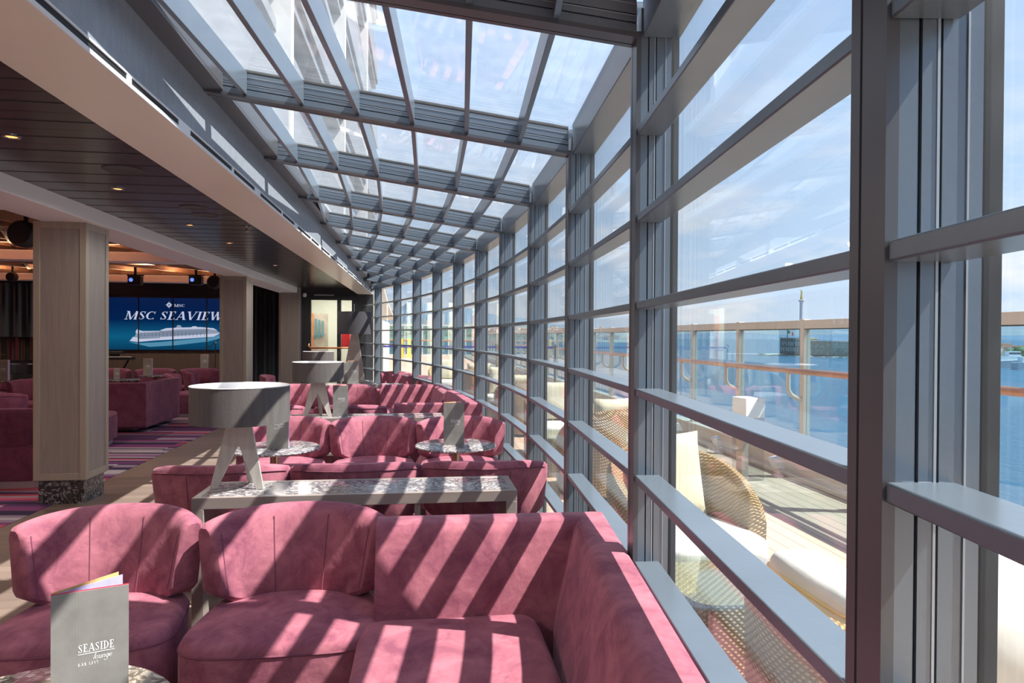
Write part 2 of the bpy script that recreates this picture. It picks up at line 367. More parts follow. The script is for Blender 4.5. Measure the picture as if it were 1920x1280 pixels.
# ------------------------------------------------------------------ sloping glass roof
def offX(t, x=FX): return (x-(X0-R0))/math.cos(t)-R0      # offset reaching the fascia plane
for k in range(K0, K1+1):
    mb = MB(); t = th(k)
    oe = offX(t)
    if oe > -.12: continue
    def rb(a0, a1, z0, z1, mi):
        p = []
        for zz in (z0, z1):
            for (a, o_) in ((a0, 0), (a1, 0), (a1, oe), (a0, oe)):
                v = arc(t+a/R0, o_); p.append(Vector((max(v.x, FX), v.y, roofz(o_)+zz)))
        mb.hexa(p, mi)
    rb(0, .056, 0, .016, 1); rb(.062, PW, 0, .016, 1); rb(.004, PW-.004, .004, .034, 1)
    rb(.001, PW-.001, .016, .045, 0); rb(.008, PW-.008, .045, .050, 2); rb(0, PW, .050, .073, 0); rb(.008, PW-.008, .073, .078, 2)
    rb(.001, PW-.001, .078, .112, 0); rb(-.0012, PW+.0012, .110, .113, 3); rb(-.0012, PW+.0012, .070, .073, 3); rb(.004, PW-.004, .113, .132, 0); rb(.008, PW-.008, .132, .155, 2)
    struct(mb.build('trim_%d' % tn, [STEEL, STEELB, GASK, EDGE])); tn += 1
for k in range(K0, K1):
    ta, tb = th(k)+dth, th(k+1)
    g = MB(); n = 6; rs = []
    for i in range(n+1):
        t = ta-.02/R0+(tb-ta+.04/R0)*i/n; oe = min(offX(t), -.05)
        rs.append([Vector((max(arc(t, o_).x, FX), arc(t, o_).y, roofz(o_)+zz)) for o_, zz in ((.06, .142), (0, .142), (oe, .142), (oe, .150), (0, .150), (.06, .150))])
    if k == 0:      # unseen opaque cover added over this bay's far part to shade the nearest seats
        g.rings(rs[:4]); b2 = MB(); b2.rings(rs[3:])
    else: g.rings(rs)
    gl = g.build('window_%d' % wnn_, RGLASS); wnn_ += 1; struct(gl)
    if k == 0: b2.build('added_shade_cover', BEAMP, gl)
    for j in range(7):
        of = -(.275+.295*j)
        if arc((ta+tb)/2, of).x < FX+.05: continue
        m = MB(); tA, tB = ta, tb
        pts = []
        for t in (tA, tB):
            pts.append((arc(t, of-.012), arc(t, of+.012)))
        zb = roofz(of)+.016; zt = roofz(of)+.138
        (a, b_), (c, d) = pts
        if min(a.x, c.x) < FX:     # trim the purlin where it meets the fascia
            s_ = (FX+.01-a.x)/(c.x-a.x) if abs(c.x-a.x) > 1e-6 else 1; s_ = max(0, min(1, s_))
            if a.x > c.x: c = a.lerp(c, s_); d = b_.lerp(d, s_)
            else: a = c.lerp(a, 1-s_); b_ = d.lerp(b_, 1-s_)
        m.hexa([Vector((v.x, v.y, zb)) for v in (a, b_, d, c)]+[Vector((v.x, v.y, zt)) for v in (a, b_, d, c)])
        m.build('purlin', STEEL, gl, bevel=.002)
    # edge channel on the fascia side
    ya_, yb_ = arc(ta, offX(ta)).y, arc(tb, offX(tb)).y
    ze = roofz(offX((ta+tb)/2))
    if offX((ta+tb)/2) < -.35:
        m = MB(); m.box(FX, FX+.10, ya_, yb_, ze+.012, ze+.03); m.box(FX, FX+.012, ya_, yb_, ze+.03, ze+.13); m.box(FX+.088, FX+.10, ya_, yb_, ze+.03, ze+.135)
        m.build('edge_channel', STEELB, gl, bevel=.002)

# ------------------------------------------------------------------ floor, ceilings, walls
YN, YF = -5.4, 16.2
m = MB(); m.box(-3.2, 1.0, YN, YF+6, -.2, 0); m.box(-1.2, 1.0, YF-1, YF+6, -.2, 0) if False else None
struct(m.build('floor', FLOORW))
m = MB(); m.box(-12, -3.2, YN, YF, -.2, .004); struct(m.build('floor_carpet', CARP)); 
# soffit band along the roof edge
m = MB(); m.box(-1.50, FX-.004, YN, YF, 2.475, 2.62)
struct(m.build('ceiling_soffit', SOFF))
m = MB(); m.box(FX-.003, FX+.004, YN, YF, 2.475, 2.492, 0); m.box(FX-.003, FX+.004, YN, YF, 2.520, 2.528, 0)
y = YN; i = 0
while y < YF:
    ln = .42; m.box(FX-.003, FX+.004, y, y+.16, 2.492, 2.52, 0); m.box(FX-.004, FX-.001, y+.16, y+1.46, 2.492, 2.52, 1)
    m.box(FX-.003, FX+.004, y+.9, y+.94, 2.492, 2.52, 0); y += 1.46
struct(m.build('trim_%d' % tn, [plain('white_edge', (.85, .86, .88), .35), BLACK])); tn += 1
FASC = plain('fascia_paint', (.33, .36, .41), .42, metal=.2, noise=(26, .10, (1, 1, .35)), bump=(60, .25))
m = MB(); m.box(FX-.05, FX, YN, YF, 2.528, 3.06); struct(m.build('trim_%d' % tn, FASC)); tn += 1
m = MB(); m.box(-2.85, -1.50, YN, YF, 2.60, 2.70); struct(m.build('ceiling_panels', CEILP))
m = MB(); [m.box(-2.849, -1.501, YN+.15+.3*q, YN+.162+.3*q, 2.5985, 2.601) for q in range(71)]; struct(m.build('trim_%d' % tn, BLACK)); tn += 1
m = MB(); m.box(-3.28, -2.85, YN, YF, 2.475, 2.70); struct(m.build('ceiling_beam', BEAMP, bevel=.004))
m = MB(); m.box(-12, -3.28, YN, YF, 2.92, 3.0); struct(m.build('ceiling_lounge', CEILW))
m = MB(); m.box(-12, FX-.05, YN, YF+4, 3.0, 3.15); struct(m.build('ceiling_deck_slab', BEAMP))
for yy, wd in ((1.5, .5), (5.6, .5), (9.75, .55), (13.5, .5)):
    m = MB(); m.box(-12, -3.28, yy, yy+wd*.55, 2.49, 2.62); struct(m.build('trim_%d' % tn, BEAMP, bevel=.004)); tn += 1
    area('cove_light', (-6.6, yy-.35, 2.60), (PI, 0, 0), 5.6, .12, 26, (1, .62, .38))
for yy in (-3.2, 0, 3.4, 7.6, 11.8, 14.9):  # grid of spots added to brighten the lounge and column, no fittings built
    for xx in (-4.6, -7.2, -9.8):
        d_ = bpy.data.lights.new('lounge_fill_spot', 'SPOT'); d_.energy = 60; d_.spot_size = rad(125); d_.spot_blend = .6; d_.shadow_soft_size = .05; d_.color = (1, .80, .66)
        o_ = bpy.data.objects.new('lounge_fill_spot', d_); C.objects.link(o_); o_.location = (xx, yy, 2.90)
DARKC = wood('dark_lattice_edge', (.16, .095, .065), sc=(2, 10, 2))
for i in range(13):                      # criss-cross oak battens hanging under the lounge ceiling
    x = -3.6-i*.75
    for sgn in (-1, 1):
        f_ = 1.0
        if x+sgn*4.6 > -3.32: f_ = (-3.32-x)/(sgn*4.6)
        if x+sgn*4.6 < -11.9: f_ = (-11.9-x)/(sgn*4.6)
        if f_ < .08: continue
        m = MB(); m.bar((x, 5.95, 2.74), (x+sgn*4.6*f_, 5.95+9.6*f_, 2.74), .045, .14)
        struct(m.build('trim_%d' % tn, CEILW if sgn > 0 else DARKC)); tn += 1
for i in range(7):
    yy = 6.6+i*1.35
    if any(abs(yy-q) < .35 for q in (5.7, 9.9, 13.6)): yy += .5
    m = MB(); m.box(-12, -3.29, yy, yy+.05, 2.665, 2.80); struct(m.build('trim_%d' % tn, CEILW)); tn += 1
for i in range(9):                       # recessed downlights of the dark ceiling strip
    d_ = bpy.data.lights.new('strip_downlight', 'SPOT'); d_.energy = 20; d_.spot_size = rad(172); d_.spot_blend = .35; d_.shadow_soft_size = .045; d_.color = (1, .93, .86)
    o_ = bpy.data.objects.new('strip_downlight', d_); C.objects.link(o_); o_.location = (-2.05, -3.2+i*2.2, 2.585)
# outer walls
m = MB(); m.box(-12.1, -12, YN, YF+1, 0, 3.0); struct(m.build('wall_left', WALLW))
m = MB(); m.box(-12, 1.0, YN-.1, YN, 0, 3.0); struct(m.build('wall_back', plain('back_wall_paint', (.34, .29, .26), .6, noise=(1, .05))))
# far wall: oak wall behind the stage + dark pocket + oak pilaster + dark door wall
m = MB(); m.box(-8.15, -4.62, YF, YF+.15, 0, 2.92); struct(m.build('wall_far', WALLW))
m = MB(); m.box(-8.15, -4.62, YF-.03, YF, 2.36, 2.92); struct(m.build('trim_%d' % tn, BLACK)); tn += 1
m = MB(); m.box(-12, -3.0, YF+1.3, YF+1.4, 0, 3.0); m.box(-4.62, -4.60, YF, YF+1.35, 0, 2.9); struct(m.build('wall_stage', BLACK))
m = MB(); m.box(-3.22, -2.80, YF-.25, YF+.2, 0, 2.6); struct(m.build('trim_%d' % tn, COLW, bevel=.004)); tn += 1

# stage curtains
CURT = plain('black_satin_curtain', (.035, .035, .038), .32, spec=.7)
def curtain(x0, x1, y, z0, z1, amp, wave, label):
    m = MB(); n = int((x1-x0)/wave*12); rs = []
    random.seed(int(x0*10)); ph = 0; prev = 0
    top = []; 
    for i in range(n+1):
        x = x0+(x1-x0)*i/n; yy = y+amp*math.sin(2*PI*(x-x0)/wave+.8*math.sin(x*2.3)); top.append((x, yy))
    vs = [(x, yy, z0) for x, yy in top]+[(x, yy, z1) for x, yy in top]+[(x, yy+.01, z0) for x, yy in top]+[(x, yy+.01, z1) for x, yy in top]
    N_ = n+1; fs = []
    for i in range(n): fs += [(i, i+1, N_+i+1, N_+i), (2*N_+i, 3*N_+i, 3*N_+i+1, 2*N_+i+1)]
    m.add(vs, fs); return tag(m.build('stage_curtain', CURT, smooth=True), label, 'curtain')
curtain(-11.9, -8.2, YF-.1, 1.42, 2.62, .07, .26, 'black satin curtain hanging at the left edge above the glittering bead screen')
curtain(-4.58, -3.24, YF+.9, .05, 2.75, .06, .2, 'black curtain filling the dark opening right of the second column')
# bead screen under the left curtain
m = MB(); random.seed(7)
for i in range(150):
    x = -11.8+i*.024
    m.box(x, x+.008, YF-.02, YF-.01, .9, 1.41, random.randint(0, 2))
o = tag(m.build('bead_screen', [CHROME, plain('green_bead', (.1, .14, .06), .2, metal=.7), plain('pink_bead', (.4, .1, .16), .2, metal=.6)]), 'glittering strings of beads hanging below the left stage curtain', 'bead curtain'); o['kind'] = 'stuff'
m = MB(); m.box(-12, -8.2, YF+.02, YF+.1, 0, .9); m.box(-12, -8.2, YF+.2, YF+.3, .9, 2.92); struct(m.build('wall_stage_base', BLACK))

# ------------------------------------------------------------------ far door
DG = glass('door_glass', (.92, .95, .95))
m = MB(); zt = 2.33
xa, xb = -2.80, -1.14
def far(mb, x0, x1, z0, z1, mi=0, d0=0, d1=.12): mb.box(x0, x1, YF+d0, YF+d1, z0, z1, mi)
far(m, xa, -2.74, 0, 2.6); far(m, -2.74, xb, zt+.10, 2.6); far(m, -1.56, xb, 0, zt+.1)
struct(m.build('wall_door', DARK))
dr = MB(); far(dr, -2.74, -2.58, 0, zt+.10); far(dr, -1.98, -1.89, 0, zt+.1); far(dr, -1.64, -1.56, 0, zt+.1)
far(dr, -2.58, -1.98, 0, .25); far(dr, -2.58, -1.98, zt, zt+.1); far(dr, -1.89, -1.64, 0, .25); far(dr, -1.89, -1.64, zt, zt+.1)
d1 = struct(dr.build('door_1', DARK, bevel=.004))
for a, b_ in ((-2.58, -1.98), (-1.89, -1.64)):
    g = MB(); g.box(a, b_, YF+.05, YF+.06, .25, zt); g.build('glass_pane', DG, d1)
g = MB(); g.tube([(-2.62, YF-.02, 1.29), (-2.62, YF-.10, 1.24), (-2.57, YF-.10, 1.20), (-1.62, YF-.10, 1.20), (-1.62, YF-.02, 1.20)], .022, 10); g.build('push_bar', COPPER, d1, smooth=True)
g = MB(); g.box(-2.50, -2.05, YF-.05, YF, zt+.10, zt+.125); g.build('door_closer', PLINTH, d1)
g = MB(); g.tube([(-1.58, YF-.03, 1.95), (-1.58, YF-.03, 2.24)], .012, 8); g.build('side_rail', CHROME, d1)
# bright lobby behind the door
CREAMW = plain('lobby_paint', (.66, .65, .57), .5)
m = MB(); m.box(-3.3, -1.3, YF+4, YF+4.1, 0, 3); m.box(-3.35, -3.25, YF+.2, YF+4, 0, 3); m.box(-1.4, -1.3, YF+.15, YF+4, 0, 3); m.box(-3.3, -1.3, YF+.2, YF+4, 2.9, 3.0); struct(m.build('wall_lobby', CREAMW))
area('lobby_light', (-2.3, YF+1.8, 2.85), (0, 0, 0), 1.6, 2.5, 60, (1, .97, .9))
m = MB(); m.box(-3.02, -2.93, YF+2.6, YF+2.8, 0, 2.1); struct(m.build('door_2', TEAKR))
m = MB(); m.box(-2.93, -2.55, YF+2.65, YF+2.7, 0, 2.1); struct(m.build('wall_lobby_panel', plain('lobby_stone', (.36, .30, .24), .5, noise=(5, .2))))
for i in range(3):
    m = MB(); m.box(-2.88+i*.09, -2.845+i*.09, YF+2.61, YF+2.64, 1.5+.02*i, 1.95-.03*i); m.prism([(-.02, 0), (.06, 0), (.02, -.12)], lambda u, v, d: (-2.88+i*.09+u, YF+2.6+d, 1.5+.02*i+v), 0, .03)
    tag(m.build('wall_ornament', plain('teal_metal', (.12, .35, .42), .3, metal=.5)), ['leftmost', 'middle', 'rightmost'][i]+' of three thin teal pointed ornaments on the lobby wall through the door', 'ornament', 'teal ornaments in the lobby')
m = MB(); m.box(-2.08, -1.84, YF+1.5, YF+1.75, 1.18, 1.66); m.box(-2.05, -1.87, YF+1.49, YF+1.5, 1.22, 1.62)
tag(m.build('fire_cabinet', plain('fire_red', (.62, .02, .03), .4), bevel=.01), 'red fire cabinet behind the narrow glass pane of the far door', 'fire cabinet')

# ------------------------------------------------------------------ columns
def column(y0, label):
    r = empty('column', (-3.13, y0+.205, 0), 0, label, 'column', 'square oak columns along the lounge edge')
    h = .215
    m = MB(); m.box(-h+.03, h-.03, -h+.03, h-.03, 0, .21); m.build('plinth', MARBD, r)
    m = MB(); m.box(-h+.008, h-.008, -h+.008, h-.008, .21, 2.475); m.build('panel', COLW, r)
    m = MB(); sw = .055; z0, z1 = .215, 2.475
    for sx in (-1, 1):
        for sy in (-1, 1):
            xa_, xb_ = sorted((sx*h, sx*(h-sw))); ya1, yb1 = sorted((sy*h, sy*(h-sw))); m.box(xa_, xb_, ya1, yb1, z0, z1)
    for z in (z0, z1-.06):
        m.box(-h+sw, h-sw, -h, -h+.01, z, z+.06); m.box(-h+sw, h-sw, h-.01, h, z, z+.06)
        m.box(-h, -h+.01, -h+sw, h-sw, z, z+.06); m.box(h-.01, h, -h+sw, h-sw, z, z+.06)
    m.build('frame', COLF, r, bevel=.003)
    return r
column(6.31, 'square grey oak column with dark marble plinth, the nearer one in the left foreground')
column(11.72, 'square grey oak column just right of the video wall, farther of the two')

# ================================================================== seating
def rr(w, d, n=4.0, cnt=44, cx=0, cy=0):
    pts = []
    for i in range(cnt):
        a = 2*PI*i/cnt; c, s = math.cos(a), math.sin(a)
        pts.append((cx+math.copysign(abs(c)**(2/n), c)*w/2, cy+math.copysign(abs(s)**(2/n), s)*d/2))
    return pts
def inset(poly, d, c=None):
    cx = sum(p[0] for p in poly)/len(poly); cy = sum(p[1] for p in poly)/len(poly); out = []
    for x, y in poly:
        l = math.hypot(x-cx, y-cy); k = max(0, (l-d)/l); out.append((cx+(x-cx)*k, cy+(y-cy)*k))
    return out
def cushion(poly, z0, z1, r=.05, dome=.02):
    m = MB(); rs = []
    for a in (0, 45, 90):
        d = r*.5*(1-math.sin(rad(a))); rs.append([(x, y, z0+r*.5*(1-math.cos(rad(a)))) for x, y in inset(poly, d)])
    for a in (0, 22, 45, 68, 90):
        d = r*(1-math.cos(rad(a))); rs.append([(x, y, z1-r+r*math.sin(rad(a))) for x, y in inset(poly, d)])
    for k in (.25, .5, .75, .93): rs.append([(x, y, z1+dome*(1-(1-k)**2)) for x, y in inset2(poly, r, k)])
    m.rings(rs); return m
def inset2(poly, r, k):
    p = inset(poly, r); cx = sum(q[0] for q in p)/len(p); cy = sum(q[1] for q in p)/len(p)
    return [(cx+(x-cx)*(1-k), cy+(y-cy)*(1-k)) for x, y in p]
def shell(Rc=.46, ang=57, zb=.40, zt=.775, th0=.13, th1=.10, cy=-.13, drop=.04, low=0.0):
    """curved backrest, flaring outwards towards its top, open to -Y"""
    m = MB(); rs = []; n = 26
    prof = []
    for i in range(5): a = rad(180-90*i/4); prof.append((.5-.5+(-.5+.32)+.32*math.cos(a)*1.0, 1-.16+.16*math.sin(a)))
    prof = [(-.5, 0.06), (-.5, .5), (-.5, .86), (-.40, .955), (-.22, 1.0), (.22, 1.0), (.40, .955), (.5, .86), (.5, .5), (.5, .06), (.38, 0), (-.38, 0)]
    for i in range(n+1):
        u = math.sin(PI/2*(-1+2*i/n))**1 if False else (lambda q: math.copysign(1-(1-abs(q))**1.35, q))(-1+2*i/n); a = u*rad(ang); e = max(0, (abs(u)-.94)/.06); sh = math.sqrt(max(0, 1-e*e))*.3+.7 if e > 0 else 1
        zt_ = zt-drop*abs(u)**3-.03*(1-sh); zb_ = zb+.07*abs(u)**4+.03*(1-sh)
        ring = []
        for q, h in prof:
            z = zb_+(zt_-zb_)*h; fl = .86+.14*(z-zb)/(zt-zb)
            tk = (th0+(th1-th0)*h)*sh
            rr_ = Rc*fl-q*tk-.0
            ring.append((rr_*math.sin(a), cy+rr_*math.cos(a)*.96, z))
        rs.append(ring)
    m.rings(rs); return m
def shell_pt(u, h, q, Rc=.46, ang=57, zb=.40, zt=.775, th0=.13, th1=.10, cy=-.13, drop=.04):
    a = u*rad(ang); zt_ = zt-drop*abs(u)**3; zb_ = zb+.07*abs(u)**4; z = zb_+(zt_-zb_)*h; fl = .86+.14*(z-zb)/(zt-zb)
    r = Rc*fl-q*(th0+(th1-th0)*h); return (r*math.sin(a), cy+r*math.cos(a)*.96, z)
def make_chair(mat):
    r = empty('tub_chair', (0, 0, 0), 0, 'x', 'chair')
    m = MB(); m.rings([[(x, y, z) for x, y in rr(.56, .54, 4.5)] for z in (0, .07)]); m.build('plinth', PLINTH, r)
    poly = []
    for x, y in rr(.72, .68, 4.2, 52): poly.append((x*(1.10-.17*(y/.88+.34)/.68), y/.88*.80-.01))
    st_ = cushion(poly, .07, .425, .045, .022).build('seat', mat, r, smooth=True)
    sm = MB(); pp = [(x, y, .385) for x, y in inset(poly, -.0005)]; sm.tube(pp+[pp[0]], .0035, 6); sm.build('piping', SEAM, st_, smooth=True)
    bk_ = shell().build('backrest', mat, r, smooth=True)
    for u in (-.30, .30):
        sm = MB(); sm.tube([shell_pt(u, h, .502) for h in (.06, .2, .4, .6, .8, .90)], .0026, 5); sm.tube([shell_pt(u, h, -.502) for h in (.06, .3, .6, .86)], .0026, 5); sm.build('seam', SEAM, bk_, smooth=True)
    sm = MB(); sm.tube([shell_pt(-.88+1.76*i/24, .90, -.50) for i in range(25)], .0035, 6); sm.build('piping', SEAM, bk_, smooth=True)
    for s in (-1, 1):
        sm = MB(); sm.tube([shell_pt(s*.90, h, .50) for h in (.08, .3, .6, .86)], .003, 5); sm.build('seam', SEAM, bk_, smooth=True)
    return r
chair0 = make_chair(VEL); used = [False]
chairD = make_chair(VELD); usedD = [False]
def chair(x, y, rz, label, group, dark=False, sc=1.0):
    src, fl = (chairD, usedD) if dark else (chair0, used)
    if not fl[0]: fl[0] = True; src.location = (x, y, 0.004 if dark else 0); src.rotation_euler.z = rad(rz); src['label'] = label; src['group'] = group; o = src
    else: o = copytree(src, (x, y, 0.004 if dark else 0), rad(rz), label, group)
    o.scale = (sc*.94, sc*.94, 1)
    return o
G1 = 'tub chairs by the window'
# row 1 (faces the camera)
chair(-1.24, 2.76, 3, 'mauve velvet tub chair in the left foreground, behind the open bar list', G1, sc=.93)
chair(-.50, 2.69, 0, 'mauve velvet tub chair in the foreground between another chair and the corner sofa', G1)
# row 2 near chairs turn their backs to the camera
chair(-1.13, 4.15, 180, 'mauve tub chair with its back to us behind the left end of the near console', G1)
chair(-.37, 4.13, 180, 'mauve tub chair with its back to us, behind the middle of the near console', G1)
chair(.385, 4.12, 178, 'sun-striped mauve tub chair, its back to us, at the right end of the near console', G1)
# row 2 far chairs
chair(-1.16, 5.86, 0, 'mauve tub chair facing us behind the round table left, partly behind the near lampshade', G1, sc=1.03)
chair(-.40, 5.82, 0, 'mauve tub chair facing us in the middle, between the two round tables', G1, sc=1.03)
chair(.35, 5.76, 0, 'striped mauve tub chair facing us behind the glossy table by the window', G1, sc=1.03)
# row 3
chair(-1.60, 7.45, 180, 'mauve tub chair with its back to us at the left foot of the second lamp', G1)
chair(-.74, 7.38, 180, 'mauve tub chair with its back to us behind the second console', G1)
chair(-1.84, 9.92, 0, 'mauve tub chair facing us behind the second lampshade', G1, sc=1.04)
chair(-1.04, 9.82, 0, 'mauve tub chair facing us beside the menu on the second console', G1, sc=1.04)
# row 4, far
chair(-.60, 13.60, -30, 'farthest of the three small mauve chair backs by the far window', G1, sc=.85)
chair(-.36, 12.90, -35, 'middle one of the three small mauve chair backs by the far window', G1, sc=.85)
chair(-.13, 12.15, -40, 'nearest of the three small mauve chair backs by the far window', G1, sc=.85)
chair(-2.62, 12.6, 90, 'mauve chair peeping out left of the second lampshade by the aisle', G1, sc=.85)
# lounge on the carpet
G2 = 'wine velvet seats in the inner lounge'
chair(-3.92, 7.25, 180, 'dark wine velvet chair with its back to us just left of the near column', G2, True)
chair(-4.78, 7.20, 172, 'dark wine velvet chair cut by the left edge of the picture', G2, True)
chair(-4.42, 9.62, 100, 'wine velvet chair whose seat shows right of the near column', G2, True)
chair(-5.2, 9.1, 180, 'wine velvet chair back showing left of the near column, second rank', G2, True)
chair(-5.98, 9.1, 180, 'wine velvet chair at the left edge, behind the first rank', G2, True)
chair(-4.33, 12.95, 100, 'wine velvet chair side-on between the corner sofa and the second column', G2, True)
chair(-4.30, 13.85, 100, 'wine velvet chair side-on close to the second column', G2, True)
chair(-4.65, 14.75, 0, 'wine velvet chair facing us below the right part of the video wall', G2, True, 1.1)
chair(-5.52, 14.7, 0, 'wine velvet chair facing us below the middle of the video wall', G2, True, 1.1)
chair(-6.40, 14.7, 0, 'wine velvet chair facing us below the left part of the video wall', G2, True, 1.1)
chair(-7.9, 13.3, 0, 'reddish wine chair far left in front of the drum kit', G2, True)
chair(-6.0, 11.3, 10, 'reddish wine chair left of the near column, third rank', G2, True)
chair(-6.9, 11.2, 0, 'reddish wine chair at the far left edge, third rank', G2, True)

# corner sofas: leaning back swept along a plan path, seat blocks in front
def offpath(path, offs):
    """interior lies to the right of the direction of travel"""
    out = []
    P = [Vector((p[0], p[1])) for p in path]
    for i, p in enumerate(P):
        d0 = (P[i]-P[i-1]).normalized() if i else (P[1]-P[0]).normalized()
        d1 = (P[i+1]-P[i]).normalized() if i < len(P)-1 else d0
        n0 = Vector((d0.y, -d0.x)); n1 = Vector((d1.y, -d1.x)); b = (n0+n1).normalized(); k = 1/max(.35, b.dot(n0))
        out.append(p+b*k*offs)
    return out
def sofa_back(path, zt=.76, zb=.07, flip=1):
    prof = [(0.03, zb), (0.0, zb+.03), (-.0, .5), (0, zt-.03), (.006, zt-.010), (.022, zt), (.112, zt), (.132, zt-.010), (.150, zt-.045), (.185, .58), (.228, .42), (.236, .36), (.236, zb)]
    m = MB(); cols = [offpath(path, o*flip) for o, z in prof]
    rs = [[(cols[j][i].x, cols[j][i].y, prof[j][1]) for j in range(len(prof))] for i in range(len(path))]
    m.rings(rs); return m
def roundcorner(a, c, b, r=.10, n=5):
    a, b, c = Vector(a), Vector(b), Vector(c); p = c+(a-c).normalized()*r; q = c+(b-c).normalized()*r; out = []
    for i in range(n+1):
        t = i/n; out.append(tuple((1-t)**2*p+2*t*(1-t)*c+t*t*q))
    return out
def corner_sofa(origin, path, seats, label, zt=.76, flip=1, mat=VEL, plinth=None, group='corner sofas'):
    r = empty('corner_sofa', (origin[0], origin[1], 0), 0, label, 'sofa', group)
    loc = [(x-origin[0], y-origin[1]) for x, y in path]
    bk_ = sofa_back(loc, zt, flip=flip).build('backrest', mat, r, smooth=True)
    for (x0, x1, y0, y1) in seats:
        poly = [(x-origin[0], y-origin[1]) for x, y in rr(x1-x0, y1-y0, 9, 60, (x0+x1)/2, (y0+y1)/2)]
        cushion(poly, .07, .43, .045, .012).build('seat', mat, r, smooth=True)
    for (x0, x1, y0, y1) in seats:
        m = MB(); m.box(x0+.05-origin[0], x1-.05-origin[0], y0+.05-origin[1], y1-.05-origin[1], 0, .075); m.build('plinth', PLINTH, r)
    # piping along the top inside edge
    o = offpath(loc, .128*flip); s = MB(); s.tube([(p.x, p.y, zt-.010) for p in o], .003, 6); s.build('piping', mat, bk_, smooth=True)
    return r
a, c, b_ = (-.17, 2.79), (.775, 2.765), (.62, 1.35)
corner_sofa((.3, 2.2), [a, (.1, 2.785)]+[c]+[(.706, 2.12), b_, (.545, .80)],
            [(-.225, .45, 1.98, 2.565), (-.22, .36, 1.10, 1.965)], 'large mauve velvet corner sofa in the foreground against the window posts, striped by sun')
a, c, b_ = (-.60, 10.27), (.32, 10.22), (.44, 8.75)
corner_sofa((0, 9.6), [a]+[c]+[b_],
            [(-.62, .10, 9.35, 10.0), (-.1, .19, 8.78, 9.33)], 'mauve corner sofa facing us in the third bay, right part along the window')
a, c, b_ = (-.28, 7.02), (.64, 7.02), (.46, 8.72)
corner_sofa((.2, 7.5), [a]+[c]+[b_],
            [(-.30, .43, 7.27, 7.9), (-.0, .27, 7.92, 8.7)], 'mauve corner sofa with its back to us behind the second console, against the window', zt=.79, flip=-1)
a, c, b_ = (-5.5, 10.72), (-4.12, 10.72), (-4.14, 12.2)
corner_sofa((-4.6, 11.3), [a]+[c]+[b_],
            [(-5.5, -4.36, 10.96, 11.7), (-4.95, -4.36, 11.72, 12.2)], 'boxy wine velvet corner sofa seen from behind, right of the near column', flip=-1, mat=VELD)

# ================================================================== consoles, tables
def console(x0, x1, y0, y1, label):
    cx, cy = (x0+x1)/2, (y0+y1)/2; r = empty('console_table', (cx, cy, 0), 0, label, 'console table', 'long low console tables between the seat rows')
    w, d = (x1-x0)/2, (y1-y0)/2; z = .72
    m = MB(); fr = .032
    m.box(-w, w, -d, -d+fr, z-.055, z); m.box(-w, w, d-fr, d, z-.055, z); m.box(-w, -w+fr, -d+fr, d-fr, z-.055, z); m.box(w-fr, w, -d+fr, d-fr, z-.055, z)
    m.build('top_frame', CONSM, r, bevel=.002)
    m = MB(); m.box(-w+fr, w-fr, -d+fr, d-fr, z-.05, z-.002); m.build('marble_top', MARB, r)
    for s in (-1, 1):
        m = MB(); a, b2 = sorted((s*w, s*(w-.055))); m.box(a, b2, -d, d, 0, z-.055); m.build('side_panel', CONSM, r, bevel=.002)
    for fx in (-.28, .36 if w > .7 else .3):
        m = MB(); m.box(fx*w-.015+.0, fx*w+.015, -d+.02, d-.01, 0, z-.055); m.build('divider', CONSM, r, bevel=.002)
    m = MB(); m.box(-w+.055, -.28*w-.015, -d+.04, d-.02, .36, .385); m.build('shelf', CONSM, r, bevel=.002)
    m = MB(); m.box(-w+.055, w-.055, -d+.02, -d+.2, .03, .05) if False else m.box(-w+.055, w-.055, -d+.05, d-.02, .03, .055); m.build('bottom_shelf', CONSM, r)
    return r
console(-1.08, .485, 3.34, 3.70, 'long marble-topped console with bronze frame behind the foreground seats')
console(-1.28, .42, 6.42, 6.78, 'second marble-topped console, under the second lamp')
console(-1.95, -.30, 10.72, 11.08, 'third marble-topped console, farthest one, under the far lamps')

def round_table(x, y, label, mat=MARB, r_=.30, z=.71):
    r = empty('round_table', (x, y, 0), 0, label, 'table', 'round pedestal tables')
    m = MB(); m.lathe([(r_-.012, z-.018), (r_-.003, z-.014), (r_, z-.008), (r_-.002, z-.002), (r_-.006, z)], n=72); m.build('tabletop', mat, r, smooth=True)
    m = MB(); m.lathe([(.028, .02), (.028, z-.05), (.11, z-.03), (.11, z-.018)], n=28); m.build('pedestal', BRASS, r, smooth=True)
    m = MB(); m.lathe([(.20, 0), (.20, .008), (.19, .014), (.035, .022)], n=48); m.build('base', BRUSH, r, smooth=True)
    return r
round_table(-.80, 1.42, 'round marble table at the bottom edge, under the near bar list', MARBF)
round_table(-1.02, 4.86, 'round marble table half hidden by the near lamp, dull grey top', MARB, .31)
round_table(.25, 4.86, 'glossy round marble table by the window mirroring the sky', MARB, .295)
round_table(-1.08, 11.9, 'small round table at the foot of the tall lamp, only its right rim showing', MARB, .25)
round_table(-5.02, 13.5, 'round table in the inner lounge below the middle of the video wall', MARBD, .3)
round_table(-6.85, 12.2, 'round table far left near the drum kit', MARBD, .3)
round_table(-5.15, 12.35, 'round table inside the boxy corner sofa', MARBD, .3)

